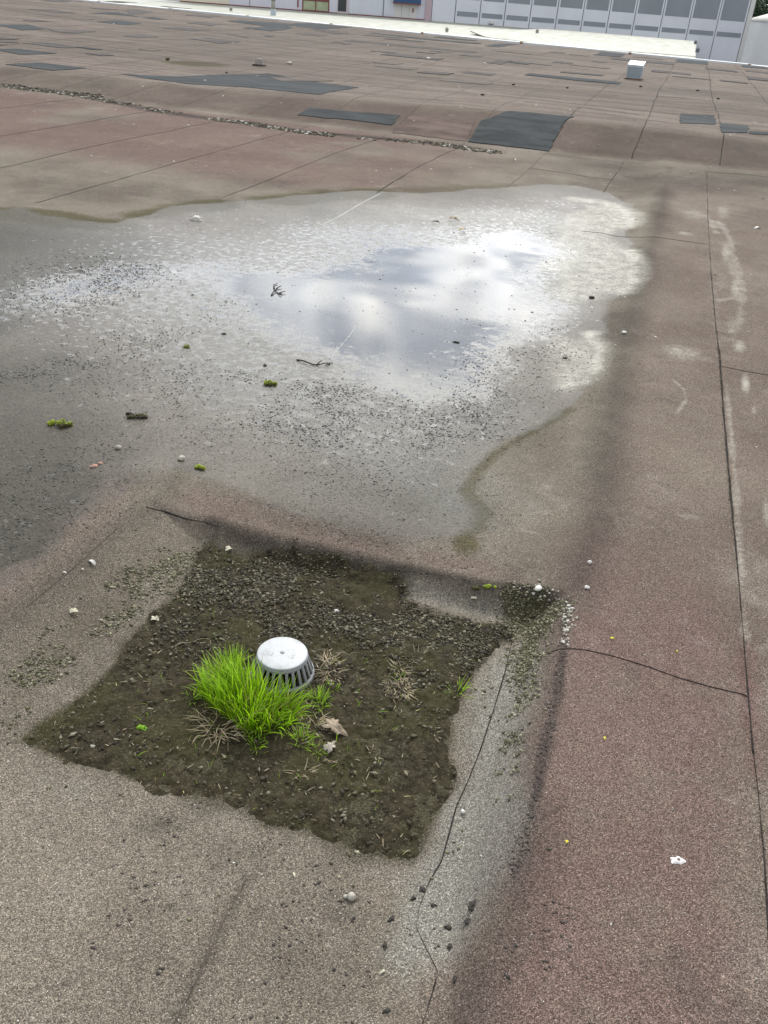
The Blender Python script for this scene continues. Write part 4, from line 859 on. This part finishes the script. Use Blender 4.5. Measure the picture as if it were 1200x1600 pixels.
# bird dropping: a flat splash
bm = bmesh.new(); n = 60; c0 = at(1059, 1345); rim = []
for i in range(n):
    a = 2*math.pi*i/n; r = .0125*(1+.25*math.sin(2*a+.6)+.12*math.sin(5*a)+rng.uniform(-.13, .13)); rim.append((r*math.cos(a), r*.85*math.sin(a)))
cv = bm.verts.new((0, 0, .0022)); mid = [bm.verts.new((x*.6, y*.6, .0024)) for x, y in rim]; out = [bm.verts.new((x, y, -.001)) for x, y in rim]
for i in range(n):
    j = (i+1) % n; bm.faces.new((cv, mid[i], mid[j])); bm.faces.new((mid[i], out[i], out[j], mid[j]))
o = obj_bm("bird_dropping", bm, simple("white_splash", (.70, .68, .66), .7, .15, 120), None, True); o.location = (c0[0], c0[1], c0[2]+.0015); tag(o, "white bird dropping splashed on the red felt strip", "bird dropping")
b3 = bmesh.new(); bmesh.ops.create_icosphere(b3, subdivisions=2, radius=.0032); 
for v in b3.verts: v.co.z *= .6
o2 = obj_bm("speck", b3, simple("dropping_dark", (.22, .17, .16), .8), o, True); o2.location = (.001, .001, .003)

# ------------------------------------------------------------------ far fixtures on the plateau
M_GALV = simple("galvanised", (.30, .36, .40), .38, .12, 3, 0, .35); M_GALVLIT = simple("galvanised_lit", (.46, .52, .56), .4, .08, 3, 0, .2); M_RUST = simple("rust_stain", (.16, .09, .05), .9, .3, 5)  # bright lid and shaded front of the vent painted as two tones
def box(bm, x0, x1, y0, y1, z0, z1):
    v = [bm.verts.new(c) for c in ((x0,y0,z0),(x1,y0,z0),(x1,y1,z0),(x0,y1,z0),(x0,y0,z1),(x1,y0,z1),(x1,y1,z1),(x0,y1,z1))]
    for q in ((0,3,2,1),(4,5,6,7),(0,1,5,4),(1,2,6,5),(2,3,7,6),(3,0,4,7)): bm.faces.new([v[i] for i in q])
def px_per_m(px, py):
    c = at(px, py); d = np.array([c[0], c[1], c[2]-CAMZ]); return FPX/float(d@cf)
vc = at(989, 124); k = px_per_m(989, 124); vw = 22/k; vh = 22/k*.96
vent = empty("roof_vent", vc, "square galvanised metal roof vent with a pale sloping lid", "roof vent", rz=-.06)
bm = bmesh.new(); box(bm, -vw/2, vw/2, -vw*.1, vw*.9, -.02, vh*.80); obj_bm("housing", bm, M_GALV, vent)
bm = bmesh.new()
v = [bm.verts.new(c) for c in ((-vw*.54,-vw*.14,vh*.80),(vw*.54,-vw*.14,vh*.80),(vw*.54,vw*1.0,vh*1.02),(-vw*.54,vw*1.0,vh*1.02))]
bm.faces.new(v); r = bmesh.ops.extrude_face_region(bm, geom=bm.faces[:])
for q in r['geom']:
    if isinstance(q, bmesh.types.BMVert): q.co.z += .05
bmesh.ops.recalc_face_normals(bm, faces=bm.faces[:]); obj_bm("lid", bm, M_GALVLIT, vent)
bm = bmesh.new(); box(bm, -vw*.62, vw*.62, -vw*.22, vw*1.0, -.02, .02); obj_bm("flashing", bm, M_RUST, vent)
bc = at(405, 103); k = px_per_m(405, 103); w = 12/k
M_CONC = simple("concrete", (.34, .32, .29), .9, .2, 20, .004)
blk = empty("concrete_block", bc, "small grey concrete block on a dark base on the far plateau", "concrete block", rz=.1)
bm = bmesh.new(); box(bm, -w*.5, w*.5, -w*.35, w*.35, .02, w*.85)
for q in bm.verts:
    if q.co.z > .1: q.co.x *= .85; q.co.y *= .85
bmesh.ops.bevel(bm, geom=bm.edges[:], offset=w*.06, segments=2, affect='EDGES'); obj_bm("block", bm, M_CONC, blk)
bm = bmesh.new(); box(bm, -w*.78, w*.78, -w*.5, w*.5, -.02, .03); obj_bm("base_plate", bm, simple("dark_base", (.09, .08, .07), .9), blk)
rock("mortar_lump", 452, 100, .055, M_PALE, "white lump right of the concrete block", "lump", None, .5, .3, 2, (1.5, 1))
for x, y, s, lb in [(669,92,.06,"white speck stone on the far plateau, left of two"),(757,100,.05,"white speck stone on the far plateau, right of two"),(354,114,.03,"dark pebble in front of the concrete block")]:
    rock("far_stone", x, y, s*.75, M_WHITE if 'white' in lb else M_CLOD, lb, "stone", "stones on the far plateau", .5)
for x, y, lb in [(802,133,"dark crumb on the plateau behind the slate patch"),(886,138,"dark crumb on the plateau left of the vent"),(754,149,"dark crumb on the plateau just behind the dull brown patch"),(1001,136,"dark crumb on the plateau close in front of the vent"),(1122,155,"dark crumb farthest right beside a plateau seam"),(1090,142,"dark crumb between the vent and the plateau seam")]:
    rock("far_clod", x, y, .03, M_CLOD, lb, "crumb", "dark crumbs on the far plateau", .5)

# ------------------------------------------------------------------ the roof's far edge
M_EDGE = simple("edge_flashing", (.74, .78, .79), .5, .10, .6, 0, .0); M_RUSTB = simple("rusty_clip", (.26, .14, .06), .8, .4, 8)
e0 = np.array([-60., yedge(-60.)]); e1 = np.array([20., yedge(20.)]); ed = (e1-e0)/np.hypot(*(e1-e0)); en = np.array([-ed[1], ed[0]])
def edge_box(bm, s0, s1, n0, n1, z0, z1):
    c = [e0+ed*s+en*n for s, n in ((s0, n0), (s1, n0), (s1, n1), (s0, n1))]
    v = [bm.verts.new((q[0], q[1], z)) for z in (z0, z1) for q in c]
    for q in ((0,3,2,1),(4,5,6,7),(0,1,5,4),(1,2,6,5),(2,3,7,6),(3,0,4,7)): bm.faces.new([v[i] for i in q])
par = empty("roof_edge_trim", (0, 38.9, .2), "long white metal trim closing the far edge of the roof", "edge trim")
ms = Matrix.Translation((0, -38.9, -.2))
segL = 4.2; i = 0; s = 0
while s < 81:
    bm = bmesh.new(); dz = rng.uniform(-.012, .012); edge_box(bm, s, s+segL-.02, -.10+rng.uniform(-.05, .05), .32, -.10, .285+dz); bm.transform(ms)
    o = obj_bm("trim_length", bm, M_EDGE, par); 
    bm = bmesh.new(); edge_box(bm, s+segL-.05, s+segL+.04, -.12, .0, .1, .30); bm.transform(ms); obj_bm("clip", bm, M_RUSTB, par); s += segL

# building below the roof ----------------------------------------------------------------
M_TIN = simple("pale_green_tin", (.50, .52, .44), .6, .14, .25); M_TIN2 = simple("cream_tin", (.54, .54, .45), .65, .15, .7)
ZC = -.75
B0 = Pz(340, 7, ZC)[:2]; B1 = Pz(1085, 64, ZC)[:2]; bd = (B1-B0)/np.hypot(*(B1-B0)); bn = np.array([-bd[1], bd[0]])
def onwall(px, py, off=0.0):
    o = B0-bn*off; d = ray(px, py); t = (o@bn)/(d[:2]@bn); p = d*t; return (p[:2]-B0)@bd, p[2]+CAMZ
def wbox(bm, s0, s1, z0, z1, n0, n1):
    c = [B0+bd*s-bn*n for s, n in ((s0, n1), (s1, n1), (s1, n0), (s0, n0))]
    v = [bm.verts.new((q[0], q[1], z)) for z in (z0, z1) for q in c]
    for q in ((0,3,2,1),(4,5,6,7),(0,1,5,4),(1,2,6,5),(2,3,7,6),(3,0,4,7)): bm.faces.new([v[i] for i in q])
def wsx(px, z=0.0):
    """distance along the wall of pixel column px measured on the line of height z"""
    lo, hi = -60., 90.
    for _ in range(50):
        m_ = (lo+hi)/2; q = B0+bd*m_; d = np.array([q[0], q[1], z-CAMZ]); x = 600+FPX*(d@cr)/(d@cf)
        if x < px: lo = m_
        else: hi = m_
    return (lo+hi)/2
M_WALLL = simple("lilac_cladding", (.70, .70, .77), .7, .04, .5); M_CREAMW = simple("cream_render", (.78, .73, .58), .8, .06, .5); M_DOORW = simple("hangar_panel", (.74, .76, .82), .6, .04, .4)
M_GAP = simple("joint_grey", (.15, .17, .19), .8); M_GLASS = simple("grey_glazing", (.27, .30, .33), .25, .06, .3, 0, 0, .5); M_DKRED = simple("dark_red_trim", (.22, .07, .07), .7, .2); M_DARKG = simple("dark_glass", (.035, .045, .05), .2, .2)  # M_GAP: dark grey for joints and caps
M_PINKS = simple("pinkish_sill", (.58, .50, .52), .7, .05); M_GREENW = simple("green_window_blind", (.42, .47, .30), .7, .12, 1.5); M_WHITED = simple("white_door_paint", (.72, .71, .68), .6, .04); M_BLUE = simple("blue_canopy", (.03, .09, .20), .6, .2)
hall = empty("industrial_hall", (B0[0], B0[1], -4), "long pale lilac hall with tall glazed folding doors beyond the roof edge", "building")
def hpart(name, boxes, mat, parent=None):
    bm = bmesh.new()
    for b in boxes: wbox(bm, *b)
    par_ = parent or hall
    base = Matrix.Translation(-hall.location); bm.transform(base); o = obj_bm(name, bm, mat, hall)
    if parent:
        o.parent = parent
    return o
zt = 9.0
xa = lambda px, z=0: wsx(px, z)
hpart("wall", [(xa(280), xa(357.5), -4, zt, -.3, 0.0)], M_CREAMW)
hpart("wall", [(xa(357.5), xa(527), -4, zt, -.3, .02)], M_WALLL)
hpart("wall", [(xa(527), xa(614), -4, zt, -.3, -.05)], M_DOORW)
hpart("wall", [(xa(614), xa(674), -4, zt, -.3, .0)], M_WALLL)
# corrugation ribs on the middle wall
bm = bmesh.new(); s_ = xa(546)
while s_ < xa(610): wbox(bm, s_, s_+.05, -4, zt, -.049, .012); s_ += .35
bm.transform(Matrix.Translation(-hall.location)); obj_bm("cladding_ribs", bm, M_DOORW, hall)
hpart("trim", [(xa(280), xa(674), ZC-.1, ZC+.10, 0, .06)], M_DKRED)
hpart("joint", [(xa(390)-.03, xa(390)+.03, ZC, zt, 0, .04)], M_GAP)
hpart("joint", [(xa(599)-.04, xa(599)+.04, ZC, zt, -.1, .03)], M_GAP)
s0, z0 = onwall(472, 16.5); s1, _ = onwall(514, 20)
win = hpart("window", [(s0, s1, z0, z0+.12, 0, .10), (s0, s0+.12, z0, z0+3.2, 0, .09), (s1-.12, s1, z0, z0+3.2, 0, .09), ((s0+s1)/2-.05, (s0+s1)/2+.05, z0+.12, z0+3.1, 0, .085), (s0, s1, z0+1.0, z0+1.25, 0, .08)], M_DKRED)
hpart("pane", [(s0+.12, s1-.12, z0+.12, z0+3.1, .02, .045)], M_GREENW, win)
hpart("window_sill", [(xa(467), xa(526), z0-.65, z0-.1, 0, .05)], M_PINKS)
hpart("door", [(xa(528), xa(541), ZC+.25, zt-3, -.2, .05)], M_DARKG)
hpart("door_frame", [(xa(527), xa(528), ZC+.05, zt-3, -.2, .08), (xa(541), xa(544), ZC+.05, zt-3, -.2, .08), (xa(528), xa(541), ZC+.05, ZC+.25, -.2, .08)], M_PINKS)
hpart("downpipe", [(xa(464.5), xa(466.5), z0+.3, zt, 0, .09)], M_DKRED)
s0 = xa(615); s1 = xa(651); ztop = onwall(632, 6.5)[1]
hpart("double_door", [(s0+(s1-s0)*i/3+.03, s0+(s1-s0)*(i+1)/3-.03, ZC+.1, ztop, .0, .07) for i in range(3)], M_WHITED)
hpart("door_handle", [(xa(644), xa(646), ZC+.7, ZC+1.1, .07, .12)], M_DKRED)
hpart("door_canopy", [(s0-.1, s1+.3, ztop+.12, ztop+.9, 0, .7)], M_BLUE)
hpart("canopy_trim", [(s0-.15, s1+.35, ztop, ztop+.118, 0, .75)], M_DKRED)
hpart("pillar", [(xa(664), xa(673.5), -4, zt, .002, .12)], simple("grey_pillar", (.55, .42, .46), .7, .04))
# folding hangar doors
jx = [674, 710.5, 749, 787.5, 827, 868, 908, 948, 988, 1030, 1073, 1116, 1159]
zs0 = onwall(1010, 48)[1]; zs1 = onwall(1010, 40.5)[1]; zw0 = onwall(1010, 22)[1]
js = [wsx(x, onwall(x, 0)[1]*0+zs0) for x in jx]
hpart("wall", [(js[0]-.05, js[-1]+.55, -5, zt, -.3, -.02)], M_GAP)
for i in range(12):
    a, b = js[i]+.05, js[i+1]-.05
    d = hpart("door_panel", [(a, b, -5, zt-.01, -.02, .05)], M_DOORW)
    if i == 0: continue
    hpart("strip_window", [(a+.18, b-.18, zs0, zs1, .05, .062)], M_GLASS, d)
    hpart("tall_window", [(a+.18, b-.18, zw0, zt-.6, .05, .062)], M_GLASS, d)
hpart("corner_post", [(js[-1]+.05, js[-1]+.62, -5, zt, -.02, .06)], M_WHITED)
ls, lz = onwall(767, 35); hpart("wall_lamp", [(ls-.22, ls+.22, lz-.12, lz+.14, .05, .35)], M_WHITED); hpart("lamp_shade", [(ls-.25, ls+.25, lz-.2, lz-.12, .05, .38)], M_GAP)
# lean-to canopy roofs between the roof edge and the hall
def slab(name, pts, mat, th, label, cat):
    bm = bmesh.new(); a = [bm.verts.new(p) for p in pts]; b = [bm.verts.new((p[0], p[1], p[2]-th)) for p in pts]; n = len(a)
    bm.faces.new(a); bm.faces.new(b[::-1])
    for i in range(n): bm.faces.new((a[i], b[i], b[(i+1) % n], a[(i+1) % n]))
    bmesh.ops.recalc_face_normals(bm, faces=bm.faces[:]); return tag(obj_bm(name, bm, mat), label, cat)
fa = e0+ed*0+en*.4; fb = Pz(1088, 92, ZC)[:2]
pL = B0+bd*(-22)-bn*.07; pR = B0+bd*xa(1088, ZC)-bn*.07
def edge_pt(x): return np.array([x, yedge(x)])+en*.45
def tin_material():
    m, g, p = newmat("stained_tin"); P = g.pos(); n = g.noise(g.scale(P, (1, .25, 1)), 1.3, 6, .65)
    w = g.t.nodes.new('ShaderNodeTexWave'); g.t.links.new(P, w.inputs['Vector']); w.inputs['Scale'].default_value = 1.6; w.bands_direction = 'X'; w.inputs['Distortion'].default_value = .3
    c = g.mix(g.ss(n, .35, .65), (.40, .41, .35), (.28, .29, .23)); c = g.mix(g.m('MULTIPLY', g.ss(w.outputs['Fac'], .7, 1), .3), c, (.24, .245, .20))
    g.val(p.inputs['Base Color'], c); p.inputs['Roughness'].default_value = .65; return m
M_TINM = tin_material()
q0, q1 = edge_pt(-50), edge_pt(Pz(1089, 92, .1)[0])
slab("canopy_roof", [(q0[0], q0[1], ZC-.02), (q1[0], q1[1], ZC-.02), (pR[0], pR[1], ZC), (pL[0], pL[1], ZC)], M_TINM, .15, "long low tin canopy roof between the roof edge and the hall", "canopy roof")
u = [Pz(x, y, z) for x, y, z in ((735,48,ZC+.25),(857,45.2,ZC+.25),(1085,64,ZC+.25),(1087,88,ZC+.02),(900,74,ZC+.02),(760,58,ZC+.02))]
slab("raised_canopy_roof", [tuple(p) for p in u], M_TINM, .08, "raised cream canopy roof in front of the glazed doors", "canopy roof")
for i, (x, y, lb) in enumerate([(361,17,"small vent cap on the canopy roof, leftmost"),(698,50,"small vent cap on the canopy below the doors"),(839,52,"small vent cap on the raised canopy roof"),(1086,69,"dark cap on the canopy's far right corner"),(1089,82,"dark cap on the canopy's near right corner")]):
    bm = bmesh.new(); cyl(bm, .13, .13, 0, .2, 12); cyl(bm, .19, .05, .2, .32, 12); p = Pz(x, y, ZC+.02+(.25 if x > 800 else 0)); o = obj_bm("vent_cap", bm, M_CONC if i < 3 else M_GAP); o.location = tuple(p); tag(o, lb, "vent cap", "vent caps on the canopy")
# flue on the canopy
p = Pz(427, 24, ZC+.02); fl = empty("flue_pipe", p, "dark flue pipe with a pale domed foot on the canopy roof", "flue")
k = FPX/float(np.array([p[0], p[1], p[2]-CAMZ])@cf); r = 3.8/k
bm = bmesh.new(); lathe(bm, [(r*1.15, 0), (r*1.15, r*1.6), (r*.9, r*2.2), (.001, r*2.3)], 24); obj_bm("foot", bm, M_GALVLIT, fl, True)
bm = bmesh.new(); cyl(bm, r*.85, r*.85, r*2.2, r*5.5, 24); obj_bm("pipe", bm, M_CONC, fl, True)
bm = bmesh.new(); cyl(bm, r*1.05, r*1.05, r*5.5, r*9, 24); obj_bm("cowl", bm, M_DARKG, fl, True)
# white tank right of the hall
tc_ = B0+bd*(js[-1]+7.1)+bn*.5; tr = 5.6
zk = 3.6
tank = empty("storage_tank", (tc_[0], tc_[1], -5), "big round white tank standing right of the hall", "tank")
for nm, prof, mt in (("shell", [(tr, 0), (tr, 5+onwall(1166, 29)[1])], simple("white_steel", (.86, .88, .88), .5, .04, .4)), ("cap", [(tr+.12, 5+onwall(1166, 29)[1]-.15), (tr+.12, 5+onwall(1166, 29)[1]+.05), (tr*.5, 5+onwall(1166, 29)[1]+1.0), (.01, 5+onwall(1166, 29)[1]+1.4)], simple("cream_cap", (.70, .69, .62), .5, .05, .4))):
    bm = bmesh.new(); lathe(bm, prof, 72); obj_bm(nm, bm, mt, tank, True)
# tree behind the tank
M_LEAF = rand_mat("dark_foliage", [(.010,.024,.014), (.022,.05,.024), (.045,.085,.035), (.07,.12,.05)], .7); M_TRUNK = simple("bark", (.07, .05, .035), .9, .3, 8)
for ti, (dx, dy, hh) in enumerate([(3, 14, 12), (9, 16, 13), (-3, 17, 11)]):
    tp = B0+bd*(js[-1]+3+dx)+bn*dy; t = empty("tree", (tp[0], tp[1], -5), ["dark green tree directly behind the white tank's left side", "dark green tree behind the middle of the white tank", "dark green tree hidden behind the hall's right corner"][ti], "tree", "trees behind the tank")
    bm = bmesh.new(); tube(bm, [Vector((0, 0, 0)), Vector((.1, 0, 3)), Vector((0, .1, hh*.8))], .35, .08, 10)
    for q in range(6):
        a = q*1.05; tube(bm, [Vector((0, 0, 3+q)), Vector((1.2*math.cos(a), 1.2*math.sin(a), 4+q)), Vector((2.4*math.cos(a), 2.4*math.sin(a), 5+q))], .12, .03, 6)
    obj_bm("trunk", bm, M_TRUNK, t, True)
    n = 9000; cl = rng.normal(0, 1, (60, 3))*[1.7, 1.7, 2.6]+[0, 0, hh*.62]; ci = rng.integers(0, 60, n); c = cl[ci]+rng.normal(0, .5, (n, 3))
    a = rng.uniform(-1, 1, (n, 3))*.16; b = rng.uniform(-1, 1, (n, 3))*.16; V = np.stack([c-a, c+b, c+a, c-b], 1).reshape(-1, 3); Fq = np.arange(n*4).reshape(-1, 4)
    big_mesh("crown", V, Fq, M_LEAF, False, dict(tone=np.repeat(rng.random(n), 4)), t)
# yard far below, out to the horizon
bm = bmesh.new(); vs = [bm.verts.new(c) for c in ((-900,-300,-5.2),(900,-300,-5.2),(900,1200,-5.2),(-900,1200,-5.2))]; bm.faces.new(vs)
tag(obj_bm("ground", bm, simple("yard_asphalt", (.10, .10, .10), .9, .2, .2)), kind='structure')
